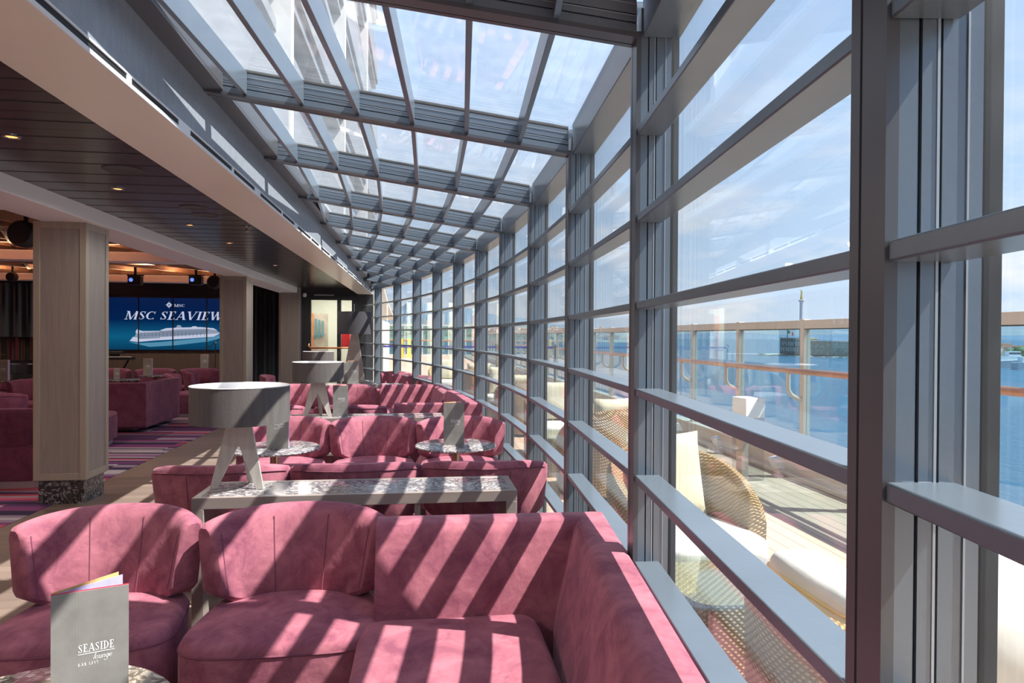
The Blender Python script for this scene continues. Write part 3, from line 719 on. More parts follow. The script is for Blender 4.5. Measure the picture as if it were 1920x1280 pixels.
# ------------------------------------------------------------------ lettering
def arcp(cx, cy, rx, ry, a0, a1, w0, w1, n=14):
    o = []; inn = []
    for i in range(n+1):
        t = i/n; a = rad(a0+(a1-a0)*t); w = w0+(w1-w0)*(1-abs(2*t-1)); w = w/2
        c, s = math.cos(a), math.sin(a); o.append((cx+(rx+w)*c, cy+(ry+w*.6)*s)); inn.append((cx+(rx-w)*c, cy+(ry-w*.6)*s))
    return o+inn[::-1]
def rc(x0, x1, y0, y1): return [(x0, y0), (x1, y0), (x1, y1), (x0, y1)]
def dg(x0, x1, w, y0=0, y1=1): return [(x0, y0), (x0+w, y0), (x1+w, y1), (x1, y1)]
T, t_ = .17, .06
def serif(x, y, w=.14): return rc(x-w, x+w, y-.0 if y == 0 else y-.05, y+.05 if y == 0 else y)
GL = {
 'M': (1.05, [rc(.10, .10+t_, 0, 1), dg(.50-.06, .10, .15, 0, 1), dg(.50-.02, .82, t_, 0, 1), rc(.80, .80+T, 0, 1), serif(.13, 0), serif(.885, 0), serif(.13, 1, .12), serif(.885, 1, .12)]),
 'S': (.64, [arcp(.32, .74, .20, .22, 20, 200, .05, .11), arcp(.32, .26, .20, .22, -160, 20, .05, .11), dg(.42, .10, .16, .20, .80)[:1]+[(.58, .22), (.20, .80), (.07, .74), (.42, .20)][0:], rc(.49, .53, .72, .98), rc(.09, .13, .02, .28)]),
 'C': (.78, [arcp(.42, .5, .32, .44, 45, 315, .05, .19, 22), rc(.66, .70, .66, .98), rc(.66, .70, .02, .2)]),
 'E': (.68, [rc(.12, .12+T, 0, 1), rc(.03, .60, 0, .06), rc(.03, .58, .94, 1), rc(.2, .46, .48, .54), rc(.55, .60, 0, .24), rc(.53, .58, .76, 1), rc(.42, .46, .38, .64)]),
 'A': (.88, [dg(.10, .40, t_, 0, 1), dg(.66, .36, .18, 0, 1), rc(.22, .66, .30, .36), serif(.12, 0, .13), serif(.76, 0, .15)]),
 'V': (.86, [dg(.34, .05, .17, 0, 1), dg(.40, .72, t_, 0, 1), serif(.13, 1, .15), serif(.74, 1, .13)]),
 'I': (.40, [rc(.12, .12+T, 0, 1), serif(.205, 0, .16), serif(.205, 1, .16)]),
 'W': (1.15, [dg(.28, .04, .16, 0, 1), dg(.34, .56, t_, 0, 1), dg(.70, .50, .16, 0, 1), dg(.78, 1.04, t_, 0, 1), serif(.13, 1, .15), serif(1.06, 1, .12)]),
 'D': (.82, [rc(.12, .12+T, 0, 1), arcp(.30, .5, .36, .45, -90, 90, .06, .19, 16), rc(.03, .34, 0, .06), rc(.03, .34, .94, 1)]),
 'B': (.68, [rc(.12, .25, 0, 1), arcp(.30, .75, .18, .21, -90, 90, .09, .13, 10), arcp(.30, .26, .22, .22, -90, 90, .09, .13, 10), rc(.12, .32, 0, .08), rc(.12, .32, .47, .55), rc(.12, .32, .92, 1)]),
 'R': (.70, [rc(.12, .25, 0, 1), arcp(.30, .73, .20, .22, -90, 90, .09, .13, 10), rc(.12, .32, .46, .54), rc(.12, .32, .92, 1), dg(.48, .28, .15, 0, .5)]),
 'L': (.60, [rc(.12, .25, 0, 1), rc(.12, .54, 0, .1)]),
 'T': (.62, [rc(.25, .38, 0, 1), rc(.03, .60, .9, 1)]),
 'P': (.66, [rc(.12, .25, 0, 1), arcp(.30, .73, .20, .22, -90, 90, .09, .13, 10), rc(.12, .32, .46, .54), rc(.12, .32, .92, 1)]),
 'N': (.84, [rc(.12, .20, 0, 1), dg(.58, .10, .15, 0, 1), rc(.64, .72, 0, 1)]),
 'U': (.80, [rc(.12, .25, .3, 1), rc(.58, .68, .3, 1), arcp(.40, .32, .24, .27, 180, 360, .08, .13, 12)]),
 ' ': (.38, []),
 # script lower case (used slanted)
 'l': (.26, [dg(.08, .08, .09, 0, 1.15)]), 'o': (.46, [arcp(.22, .28, .16, .26, 0, 360, .05, .09, 18)]),
 'u': (.50, [dg(.06, .06, .08, .12, .56), arcp(.22, .16, .14, .14, 180, 360, .05, .09, 8), dg(.36, .36, .08, 0, .56)]),
 'n': (.50, [dg(.06, .06, .08, 0, .56), arcp(.22, .38, .14, .16, 0, 180, .05, .09, 8), dg(.36, .36, .08, 0, .4)]),
 'g': (.48, [arcp(.20, .28, .14, .26, 0, 360, .05, .09, 18), dg(.34, .34, .08, -.3, .56), arcp(.18, -.3, .18, .16, 180, 360, .04, .07, 8)]),
 'e': (.46, [arcp(.22, .28, .16, .26, 20, 330, .05, .09, 16), rc(.1, .36, .26, .31)]),
}
GL['S'] = (.64, [arcp(.32, .735, .19, .215, 25, 250, .05, .10, 12), arcp(.32, .265, .19, .215, -155, 70, .05, .10, 12), [(.14, .66), (.24, .74), (.52, .36), (.42, .26)], rc(.49, .53, .70, .98), rc(.10, .14, .02, .30)])
def textwidth(s, track=0): return sum(GL[c][0]+track for c in s)
def letters(mb, s, x, z, h, fn, shear=0.0, wx=1.0, track=.02, mi=0):
    """fn(u,v,d)->xyz ; each stroke is a thin slab"""
    k = 0
    for ch in s:
        w, polys = GL[ch]
        for p in polys:
            q = [(x+(px*wx+py*shear)*h, z+py*h) for px, py in p]
            mb.prism(q, fn, 0, .0006+.00004*k, mi); k = (k+1) % 9
        x += (w*wx+track)*h
    return x

# ------------------------------------------------------------------ bar lists
def make_menu():
    r = empty('bar_list', (0, 0, 0), 0, 'x', 'menu')
    w, h = .148, .305
    m = MB(); m.box(0, w, 0, .0018, 0, h); fc_ = m.build('front_cover', LINEN, r)
    m = MB(); m.hexa([(0, .002, 0), (w*.90, .080, 0), (w*.90, .082, 0), (0, .004, 0), (0, .002, h), (w*.90, .080, h), (w*.90, .082, h), (0, .004, h)]); m.build('back_cover', [LILAC], r)
    m = MB(); m.hexa([(0, .004, 0), (w*.84, .092, 0), (w*.84, .0935, 0), (0, .0055, 0), (0, .004, h+.004), (w*.84, .092, h+.004), (w*.84, .0935, h+.004), (0, .0055, h+.004)]); m.build('page', ORANGE, r)
    m = MB(); m.box(0, w, .0018, .0024, 0, h+.0025); m.build('page', REDP, r)
    m = MB(); fn = lambda u, v, d: (u, -.0002-d*.5, v)
    W_ = textwidth('SEASIDE', .03); hh = .018; k = (.070/hh)/W_
    letters(m, 'SEASIDE', .050, .168, hh, fn, wx=k, track=.03*k)
    m.prism(rc(.050, .120, .1635, .165), fn, 0, .0006)
    letters(m, 'lounge', .078, .149, .013, fn, shear=.35, wx=1.05, track=.0)
    letters(m, 'BAR LIST', .050, .138, .0065, fn, wx=.9, track=.22)
    m.build('lettering', PRINT, fc_)
    return r
menu0 = make_menu(); mu_ = [False]
def menu(x, y, z, rz, label, s=1.0):
    if not mu_[0]: mu_[0] = True; o = menu0; o.location = (x, y, z); o.rotation_euler.z = rad(rz); o['label'] = label; o['group'] = 'grey folded bar lists'
    else: o = copytree(menu0, (x, y, z), rad(rz), label, 'grey folded bar lists')
    o.scale = (s, s, s); return o
menu(-.719, 1.415, .71, 20.5, 'grey woven bar list standing open on the foreground table, lettering easy to read', .9)
menu(-1.06, 4.80, .71, -3, 'grey bar list on the round table behind the near lamp, lower half showing')
menu(.162, 4.83, .71, -3, 'grey bar list standing on the glossy round table by the window')
menu(-.84, 6.58, .72, 0, 'grey bar list on the second console, right of the second lamp', .96)
menu(-1.17, 10.90, .72, 0, 'grey bar list on the farthest console, in front of the tall lamp', 1.2)
menu(-1.27, 11.02, .72, 0, 'pale sliver of a bar list beside the one in front of the tall lamp', 1.1)
menu(-5.22, 13.45, .714, 0, 'bar list below the second screen panel, standing on a lounge table', 1.05)
menu(-6.97, 12.1, .714, 0, 'bar list at the far left edge in front of the drum kit', 1.1)
menu(-5.25, 12.30, .714, 20, 'open bar list with coloured pages just right of the near column', .62)
round_table(-4.75, 15.75, 'round table beside the second column, below the last screen panel', MARBD, .25)
menu(-4.90, 15.72, .714, 0, 'bar list just left of the second column, below the last screen panel', 1.1)

# ------------------------------------------------------------------ lamps
def tripod_prisms(r, z0, z1, spread, wt, mat, thick=.012, topw=.11):
    """flat tapered boards: two form the front A, one leans back"""
    h = z1-z0
    def board(p0, p1, w0, w1, nrm, name='leg'):
        p0 = Vector(p0); p1 = Vector(p1); d = (p1-p0).normalized(); nrm = Vector(nrm); sdv = d.cross(nrm).normalized(); nn = sdv.cross(d).normalized()
        m = MB(); q = []
        for s_ in (-1, 1):
            q += [p0-sdv*w0/2+nn*s_*thick/2, p0+sdv*w0/2+nn*s_*thick/2, p1+sdv*w1/2+nn*s_*thick/2, p1-sdv*w1/2+nn*s_*thick/2]
        m.hexa(q); m.build(name, mat, r, bevel=.0015)
    y0 = -spread*.35; yt = -.01
    # front A plate
    m = MB(); sp = spread; tw = topw/2; lw = wt
    poly = [(-sp-lw/2, 0), (-sp+lw/2, 0), (0, h*.62), (sp-lw/2, 0), (sp+lw/2, 0), (tw, h), (-tw, h)]
    def fn(u, v, d): return (u, y0+(yt-y0)*v/h+d, z0+v)
    A = [(-sp-lw/2, 0), (-sp+lw/2, 0), (0, h*.62), (0, h), (-tw, h)]; B = [(sp-lw/2, 0), (sp+lw/2, 0), (tw, h), (0, h), (0, h*.62)]
    for P in (A, B):
        mm = MB(); mm.prism(P, fn, -thick/2, thick/2); mm.build('leg', mat, r)
    board((.01, spread*.95, z0), (0, .01, z1-.01), lw*.8, topw*.55, (1, 0, 0) if False else (0, 1, .3))
def table_lamp(x, y, label, rz=0):
    r = empty('table_lamp', (x, y, .72), rad(rz), label, 'lamp', 'table lamps on the consoles')
    tripod_prisms(r, 0, .36, .118, .036, BRUSH)
    m = MB(); R_ = .24; z0, z1 = .335, .52
    m.lathe([(R_, z0), (R_, z1)], n=72, cap=False); m.lathe([(R_-.002, z0+.001), (R_-.002, z1)], n=72, cap=False, mi=1)
    m.rings([[(rr_*math.cos(2*PI*j/72), rr_*math.sin(2*PI*j/72), z) for j in range(72)] for rr_, z in ((R_, z1), (R_-.002, z1))], cap=False, mi=1)
    ls_ = m.build('lamp_shade', [SHADEO, SHADEI], r, smooth=True)
    m = MB(); m.tube([(R_*math.cos(2*PI*j/48)*.999, R_*math.sin(2*PI*j/48)*.999, z1) for j in range(49)], .0022, 6); m.build('shade_rim', SHADEI, ls_, smooth=True)
    m = MB(); m.lathe([(R_-.01, z1-.055), (R_-.01, z1-.050)], n=48); m.build('diffuser', SHADEI, ls_)
    m = MB(); m.lathe([(.045, .345), (.045, .36), (.012, .362), (.012, .455)], n=20); m.build('lamp_holder', BRUSH, r)
    return r
table_lamp(-.915, 3.565, 'near table lamp with wide charcoal drum shade and splayed brushed legs', -8)
table_lamp(-.985, 6.63, 'second table lamp with charcoal drum shade, above the second console', 0)
table_lamp(-1.62, 10.90, 'third table lamp, mostly hidden, its grey shade top showing behind the second lamp', 0)
r = empty('floor_lamp', (-1.22, 12.6, 0), rad(-12), 'tall floor lamp with dark drum shade on wooden tripod legs by the far windows', 'lamp')
tripod_prisms(r, 0, 1.54, .30, .055, CONSM, .02, .12)
m = MB(); R_ = .315; z0, z1 = 1.52, 1.93
m.lathe([(R_, z0), (R_, z1)], n=60, cap=False); m.lathe([(R_-.003, z0+.001), (R_-.003, z1)], n=60, cap=False, mi=1); m.build('lamp_shade', [plain('dark_plum_fabric', (.05, .045, .052), .85, bump=(300, .2)), SHADEI], r, smooth=True)
m = MB(); m.lathe([(.05, 1.52), (.05, 1.56), (.014, 1.57), (.014, 1.75)], n=16); m.build('lamp_holder', BRUSH, r)
m = MB(); m.tube([(-R_+.003, 0, 1.6), (R_-.003, 0, 1.6)], .004, 6); m.build('shade_spider', BRUSH, r)

# ------------------------------------------------------------------ video wall
def emis(name, col, st):
    m = bpy.data.materials.new(name); m.use_nodes = True; nt = m.node_tree; nt.nodes.clear()
    e = N(nt, 'ShaderNodeEmission', {'Color': (*col, 1), 'Strength': st}); N(nt, 'ShaderNodeOutputMaterial', {'Surface': (e, 0)}); return m
def screenmat():
    m = bpy.data.materials.new('screen_blue'); m.use_nodes = True; nt = m.node_tree; nt.nodes.clear()
    t = N(nt, 'ShaderNodeTexCoord'); s = N(nt, 'ShaderNodeSeparateXYZ', {'Vector': (t, 'Object')})
    r = ramp(nt, s, 'Z', [(0, (.002, .05, .12)), (.12, (.003, .075, .17)), (.30, (.004, .12, .24)), (.50, (.003, .065, .17)), (.68, (.001, .018, .085)), (1, (.001, .014, .075))])
    e = N(nt, 'ShaderNodeEmission', {'Color': (r, 0), 'Strength': .42}); gl = N(nt, 'ShaderNodeBsdfGlossy', {'Roughness': .15, 'Color': (.02, .02, .02, 1)})
    a = N(nt, 'ShaderNodeAddShader', {0: (e, 0), 1: (gl, 0)}); N(nt, 'ShaderNodeOutputMaterial', {'Surface': (a, 0)}); return m
SCR = screenmat(); EW = emis('screen_white', (.62, .66, .85), .42); ES = emis('screen_ship_grey', (.30, .36, .48), .42); ESD = emis('screen_ship_dark', (.06, .10, .18), .4); EB = emis('screen_wake', (.10, .30, .46), .42)
vz0, vz1 = 1.145, 2.325; pw = .735
vx = -7.83                # left edge of the leftmost panel shown
vw = empty('video_wall', (vx, YF-.06, vz0), 0, 'video wall of tall panels showing a white cruise ship on deep blue', 'video wall')
for i in range(5):
    m = MB(); m.box(i*pw, (i+1)*pw-.004, .005, .055, -.01, vz1-vz0+.01); m.box(i*pw-.014, i*pw+.012, -.006, .02, -.01, vz1-vz0+.01); bz = m.build('bezel', BLACK, vw)
    m = MB(); m.box(i*pw+.012, (i+1)*pw-.016, 0, .006, 0.0, vz1-vz0); m.build('display', SCR, bz)
# picture coordinates: px -> local
def lx(px, py):          # image pixel to wall-plane local coordinates
    d = fw*1+r2*((px-960)/F)-u2*((py-640)/F); t = (YF-.06)/d.y; return d.x*t-vx, EYE+d.z*t-vz0
def fnv(u, v, d): return (u, -.0015-d, v)
m = MB(); x0, zb = lx(233, 598.5); x1, zt_ = lx(416, 585); hh = .19
W_ = sum(GL[c][0]+.02 for c in 'MSC SEAVIEW'); letters(m, 'MSC SEAVIEW', x0, zb, hh, fnv, shear=.30, wx=(x1-x0+.02)/hh/W_, track=.02)
x0, zb = lx(326.5, 575); x1, _ = lx(347, 575); W_ = sum(GL[c][0]+.04 for c in 'MSC'); letters(m, 'MSC', x0, zb, .062, fnv, wx=(x1-x0)/.062/W_, track=.04)
m.build('lettering', EW, vw)
m = MB(); cxv, czv = lx(317, 571.5)
for i in range(8):
    a = i*PI/4; L_ = .085 if i % 2 == 0 else .055; m.prism([(cxv+L_*math.cos(a), czv+L_*math.sin(a)), (cxv+.02*math.cos(a+.6), czv+.02*math.sin(a+.6)), (cxv+.02*math.cos(a-.6), czv+.02*math.sin(a-.6))][::-1], fnv, 0, .0007)
o = [(cxv+.05*math.cos(2*PI*i/24), czv+.05*math.sin(2*PI*i/24)) for i in range(25)]; q = [(cxv+.038*math.cos(2*PI*i/24), czv+.038*math.sin(2*PI*i/24)) for i in range(25)]
for i in range(24): m.prism([o[i], o[i+1], q[i+1], q[i]], fnv, 0, .0009)
m.build('star_emblem', EW, vw)
def P(*pts): return [lx(*p) for p in pts]
m = MB()
m.prism(P((241, 641), (262, 643), (300, 641), (345, 637), (395, 632), (414, 627), (414, 634), (390, 640), (330, 647), (280, 650)), fnv, 0, .0004, 3)
m.prism(P((243, 639), (250, 631), (262, 634), (300, 632), (390, 626), (414, 624.5), (400, 631), (345, 635), (290, 638), (258, 641)), fnv, 0, .0008, 0)
m.prism(P((252, 633), (256, 622), (270, 620), (300, 620), (306, 617), (345, 615), (385, 614), (402, 617), (414, 624.5), (390, 627), (300, 633)), fnv, 0, .0007, 1)
m.prism(P((254, 622), (257, 617), (262, 619), (270, 621), (300, 620), (300, 622), (256, 625)), fnv, 0, .0012, 0)
m.prism(P((300, 619), (312, 615), (335, 614), (375, 613), (400, 615), (408, 619), (385, 616), (335, 617), (305, 620)), fnv, 0, .0012, 0)
m.prism(P((330, 614), (333, 609), (339, 610), (341, 614)), fnv, 0, .0012, 1); m.prism(P((358, 613.5), (362, 611.5), (368, 611.5), (370, 613)), fnv, 0, .0012, 0)
for k in range(6): m.prism(P((262, 622.5+k*1.6), (392-k*2, 618+k*1.5), (392-k*2, 618.5+k*1.5), (262, 623+k*1.6)), fnv, 0, .0016, 2)
for k in range(18): m.prism(P((264+k*7, 623), (264.6+k*7, 623), (264.6+k*7, 631), (264+k*7, 631)), fnv, 0, .0018, 2)
m.prism(P((262, 633.5), (300, 632.4), (300, 633.4), (262, 634.5)), fnv, 0, .0016, 2)
m.build('ship_picture', [EW, ES, ESD, EB], vw)
area('screen_spill', (-5.4, YF-.3, 1.7), (rad(90), 0, 0), .01, .01, .0) if False else None

# stage equipment
def atd(px, py, y):
    d = fw*1+r2*((px-960)/F)-u2*((py-640)/F); t = y/d.y; return Vector((d.x*t, y, EYE+d.z*t))
p = atd(218, 672, 15.6); r = empty('keyboard', (p.x, p.y, 0.004), 0, 'black keyboard on its stand below the left screen panel', 'keyboard')
m = MB(); m.box(-.35, .35, -.12, .12, p.z-.03, p.z+.03); m.box(-.2, .12, -.02, .1, p.z+.10, p.z+.16); m.build('body', BLACK, r, bevel=.01)
m = MB(); m.box(-.32, .32, -.125, -.02, p.z+.03, p.z+.04); m.build('keys', WHITE, r.children[0])
m = MB(); m.bar((-.25, 0, 0), (.25, 0, p.z-.04), .03, .03); m.bar((.25, 0, 0), (-.25, 0, p.z-.04), .03, .03); m.build('stand', BLACK, r)
m = MB(); m.bar((-.05, .04, p.z+.02), (-.05, .04, p.z+.11), .2, .02); m.build('top_unit_mount', BLACK, r)
p0 = atd(404, 642, 15.2); r = empty('microphone_stand', (p0.x, p0.y, 0.004), 0, 'black microphone stand with angled boom left of the second column', 'microphone stand')
m = MB(); m.tube([(0, 0, 0.02), (0, 0, p0.z)], .012, 8); m.build('pole', DARK, r)
q = atd(385, 656, 15.2); q2 = atd(416, 632, 15.2); m = MB(); m.tube([(q.x-p0.x, 0, q.z), (q2.x-p0.x, 0, q2.z)], .010, 8); m.build('boom', DARK, r)
m = MB(); m.lathe([(.15, 0), (.15, .015), (.02, .03)], n=24); m.build('base', DARK, r)
m = MB(); m.lathe([(.01, p0.z-.03), (.022, p0.z-.02), (.022, p0.z+.02), (.01, p0.z+.03)], n=12); m.build('clutch', CHROME, r)
p0 = atd(46, 668, 15.0); r = empty('drum_kit', (p0.x, p0.y, 0.004), 0, 'dark drum kit with cymbals at the far left of the stage', 'drum kit')
m = MB(); m.rings([[(.27*math.cos(2*PI*j/28), y_, .30+.27*math.sin(2*PI*j/28)) for j in range(28)] for y_ in (-.25, .2)]); m.build('bass_drum', DARK, r, smooth=True)
for dx, z in ((-.25, .66), (.22, .66)):
    m = MB(); m.lathe([(.15, z), (.16, z+.01), (.16, z+.2), (.15, z+.21)], dx, 0, 24); m.build('tom_drum', DARK, r, smooth=True)
m = MB(); m.bar((-.25, 0, .5), (-.25, 0, .7), .03, .03); m.bar((.22, 0, .5), (.22, 0, .7), .03, .03); m.bar((-.27, 0, .52), (.25, 0, .52), .03, .03); m.build('tom_mount', CHROME, r)
for dx, z in ((-.6, 1.05), (.62, 1.1)):
    m = MB(); m.lathe([(.20, z), (.05, z+.015), (.01, z+.03)], dx, .1, 28); m.build('cymbal', BRASS, r, smooth=True)
    m = MB(); m.tube([(dx, .1, 0), (dx, .1, z+.05)], .012, 8); m.build('cymbal_stand', CHROME, r)

# ceiling gear
def spot_cone(px, py, y, label, s=1.0):
    p = atd(px, py, y); ztop = 2.5 if False else 2.72
    r = empty('ceiling_speaker', (p.x, p.y, p.z), 0, label, 'speaker')
    m = MB(); m.rings([[(rr_*s*math.cos(2*PI*j/24), yy*s, rr_*s*math.sin(2*PI*j/24)) for j in range(24)] for rr_, yy in ((.10, -.12), (.125, -.08), (.125, .02), (.08, .10), (.03, .13))]); m.build('housing', BLACK, r, smooth=True)
    m = MB(); m.bar((0, 0, .1*s), (0, 0, 2.475-p.z if p.x > -3.28 else 2.72-p.z), .03, .03); m.build('bracket', BLACK, r)
    return r
spot_cone(49, 440, 7.3, 'large black ceiling speaker hanging left of the near column top', 1.05)
spot_cone(403, 529, 12.6, 'small black ceiling speaker beside the second column top', .95)
spot_cone(24, 519, 13.0, 'small black dome hanging at the far left of the lounge ceiling', .7)
def stagelight(px, py, y, label):
    p = atd(px, py, y); r = empty('stage_light', (p.x, p.y, p.z), 0, label, 'stage light', 'stage lights on the lounge ceiling')
    m = MB(); m.box(-.11, .11, -.07, .07, -.09, .07); m.build('housing', BLACK, r, bevel=.01)
    m = MB(); m.rings([[(-.05+.035*math.cos(2*PI*j/16), yy, .0+.035*math.sin(2*PI*j/16)) for j in range(16)] for yy in (-.072, -.06)]); m.build('lens', plain('blue_lens', (.05, .08, .3), .1, emit=((.1, .2, .9), .8)), r)
    m = MB(); m.bar((0, 0, .07), (0, 0, 2.92-p.z), .04, .03); m.bar((-.14, 0, .085), (.14, 0, .085), .03, .02); m.build('bracket', BLACK, r)
stagelight(254, 525, 12.9, 'small black stage light left of centre above the video wall')
stagelight(368, 525, 12.9, 'small black stage light nearer the second column above the video wall')

def disc(px, py, rad_, label, kind, z=2.60):
    d = fw*1+r2*((px-960)/F)-u2*((py-640)/F); t = (z-EYE)/d.z; x, y = d.x*t, d.y*t
    if kind == 'speaker':
        r = empty('flush_speaker', (x, y, z), 0, label, 'speaker', 'flush round speakers in the dark ceiling')
        m = MB(); m.lathe([(rad_, 0), (rad_, -.003), (rad_-.006, -.005), (rad_-.010, -.003), (.001, -.003)], n=48); m.build('grille', plain('speaker_grille', (.06, .05, .05), .5), r, smooth=True)
    else:
        r = empty('downlight', (x, y, z), 0, label, 'downlight', 'recessed downlights in the dark ceiling')
        m = MB(); m.lathe([(rad_, 0), (rad_, -.006), (rad_-.012, -.008), (rad_-.016, -.002)], n=32); m.build('rim', CHROME, r, smooth=True)
        m = MB(); m.lathe([(rad_-.016, -.0035), (.001, -.0035)], n=24); m.build('bulb', plain('warm_bulb', (.9, .6, .3), .3, emit=((1, .55, .2), .4)), r)
disc(232, 318, .13, 'largest flush round speaker in the dark ceiling, nearest the camera', 'speaker')
disc(363, 389, .115, 'flush round speaker in the dark ceiling, upper of the close pair', 'speaker')
disc(384, 403, .115, 'flush round speaker in the dark ceiling, lower of the close pair', 'speaker')
disc(22, 255, .045, 'glowing recessed downlight at the left edge of the dark ceiling', 'light')
disc(221, 353, .045, 'recessed downlight below the largest flush speaker', 'light')
disc(356, 421, .045, 'small recessed downlight below the pair of flush speakers', 'light')
disc(430, 455, .045, 'recessed downlight farther along the dark ceiling, fourth from the camera', 'light')
disc(516, 497, .045, 'farthest recessed downlight in the dark ceiling', 'light')
d = fw*1+r2*((462-960)/F)-u2*((424-640)/F); t = (2.60-EYE)/d.z
r = empty('sprinkler', (d.x*t, d.y*t, 2.60), 0, 'small chrome sprinkler head under the dark ceiling beside the soffit', 'sprinkler')
m = MB(); m.lathe([(.035, 0), (.035, -.008), (.01, -.012), (.01, -.05), (.022, -.052), (.022, -.056)], n=20); m.build('head', CHROME, r, smooth=True)
r = empty('security_camera', (-2.72, YF-.04, 2.45), 0, 'small white camera on the dark wall left of the far door', 'camera')
m = MB(); m.lathe([(.03, -.06), (.045, -.03), (.045, .02), (.02, .04)], n=20); m.box(-.015, .015, 0, .04, -.01, .02); m.build('body', WHITE, r, smooth=True)

# ================================================================== outside deck
XR = 4.0
m = MB(); m.box(1.0-.02, XR+.2, YN-2, 54, -.25, -.002); m.box(-13, 1.0, YF+6, 54, -.25, -.002); struct(m.build('floor_deck', DECK))
for _k in (0,):
    pass
m = MB(); m.box(-1.4, 1.0, YF-5.5, YF+6, -.2, -.004) if False else None
m = MB(); m.box(XR, XR+.12, YN-2, 54, -.1, .20); m.box(XR-.03, XR+.14, YN-2, 54, .20, .235); m.box(XR-.10, XR, YN-2, 54, 0, .05)
struct(m.build('wall_deck_kerb', RAIL, bevel=.004))
fence = empty('deck_railing', (XR, 6.63, 0), 0, 'cream framed glass screen with varnished wooden handrail along the deck edge', 'railing')
Ys = [6.63+1.46*i for i in range(-7, 31)]
for i, y in enumerate(Ys):
    yl = y-6.63
    m = MB(); m.box(.02, .10, yl-.035, yl+.035, .235, 1.70); m.build('post', RAIL, fence, bevel=.005)
    m = MB(); m.box(.02, .10, yl+.035, yl+1.46-.035, 1.60, 1.69); m.build('top_rail', RAIL, fence, bevel=.004)
    m = MB(); m.box(.055, .065, yl+.035, yl+1.425, .235, 1.60); m.build('glass_panel', DGLASS, fence)
    m = MB(); m.box(.03, .09, yl+.035, yl+.05, .235, 1.60); m.box(.03, .09, yl+.035, yl+1.425, 1.59, 1.60); m.build('gasket', GASK, fence)
    # curved bracket of the handrail
    m = MB(); m.tube([(.03, yl, .84), (-.03, yl, .86), (-.09, yl, .89), (-.125, yl, .94), (-.13, yl, 1.0), (-.13, yl, 1.13)], .024, 8); m.build('bracket', RAIL, fence, smooth=True)
m = MB(); m.tube([(-.13, Ys[0]-6.63, 1.155), (-.13, Ys[-1]-6.63+1.4, 1.155)], .032, 14); m.build('handrail', TEAKR, fence, smooth=True)
for i, yy in enumerate((3.9, 5.3, 6.75, 8.2, 9.6, 11.1)):
    r = empty('deck_floodlight', (XR-.16, yy, -.002), 0, ['nearest small white deck light at the foot of the kerb', 'second nearest small white deck light at the foot of the kerb', 'small white deck light at the kerb near the floor lantern', 'small white deck light just beyond the floor lantern', 'second farthest small white deck light at the kerb', 'farthest small white deck light at the kerb'][i], 'deck light', 'small deck lights along the kerb')
    m = MB(); m.box(-.035, .035, -.05, .05, 0, .02); m.bar((0, 0, .02), (0, 0, .12), .02, .02); m.build('foot', WHITE, r)
    m = MB(); m.hexa([(-.05, -.06, .10), (.05, -.06, .10), (.05, .06, .10), (-.05, .06, .10), (-.10, -.06, .20), (-.01, -.06, .22), (-.01, .06, .22), (-.10, .06, .20)]); m.build('head', WHITE, r, bevel=.004)

# rattan tub armchair, faces -Y
def make_rattan():
    r = empty('rattan_armchair', (0, 0, 0), 0, 'x', 'chair')
    m = MB(); n = 30; rs = []
    for i in range(n+1):
        u = -1+2*i/n; a = u*rad(118); hgt = .84-.30*abs(u)**2.2
        if abs(u) > .93: hgt -= .5*(abs(u)-.93)
        ring = []
        for q, h in ((0, 0), (0, .5), (0, .93), (.3, 1), (.7, 1), (1, .93), (1, .5), (1, 0)):
            rr_ = .44-.11*q-.02*h*(1-q)+.03*h
            ring.append((rr_*math.sin(a)*.98, rr_*math.cos(a)-.02, .04+(hgt-.04)*h))
        rs.append(ring)
    m.rings(rs); m.build('woven_shell', RATT, r, smooth=True)
    m = MB(); m.rings([[(x, y, z) for x, y in rr(.66, .66, 3.2, cy=-.08)] for z in (.04, .30)]); m.build('woven_base', RATT, r, smooth=True)
    cushion(rr(.66, .68, 4, cy=-.09), .30, .43, .045, .02).build('seat_cushion', WCUSH, r, smooth=True)
    for a, b2 in ((-.22, -.22), (.22, -.22), (-.22, .2), (.22, .2)):
        m = MB(); m.lathe([(.02, 0), (.02, .045)], a, b2, 10); m.build('foot', DARK, r)
    return r
def pillow_mesh(w, h, t):
    m = MB(); n = 14; vs = []; fs = []
    for s_ in (-1, 1):
        for i in range(n+1):
            for j in range(n+1):
                u = -1+2*i/n; v = -1+2*j/n; b = (1-u**4)*(1-v**4); pin = 1-.07*(1-abs(u)**2)*(abs(v)**2)-.0; pin2 = 1-.07*(1-abs(v)**2)*(abs(u)**2)
                vs.append((u*w/2*pin2, s_*t/2*math.sqrt(max(b, 0)), v*h/2*pin))
    N1 = (n+1)*(n+1)
    for s_ in range(2):
        for i in range(n):
            for j in range(n):
                a = s_*N1+i*(n+1)+j; fs.append((a, a+n+1, a+n+2, a+1))
    m.add(vs, fs); return m
ratt0 = make_rattan(); ru = [False]; GR = 'woven rattan armchairs on the deck'
def rattan_chair(x, y, rz, label, pillow=True, pl=None):
    if not ru[0]: ru[0] = True; o = ratt0; o.location = (x, y, -.002); o.rotation_euler.z = rad(rz); o['label'] = label; o['group'] = GR
    else: o = copytree(ratt0, (x, y, -.002), rad(rz), label, GR)
    if pillow:
        c, s = math.cos(rad(rz)), math.sin(rad(rz)); lx_, ly = 0, .17
        p = pillow_mesh(.50, .50, .15).build('back_cushion', CREAM, smooth=True); p.location = (x+c*lx_-s*ly, y+s*lx_+c*ly, .685); p.rotation_euler = (rad(-12), 0, rad(rz))
        tag(p, pl, 'cushion', 'cream cushions on the deck chairs')
    return o
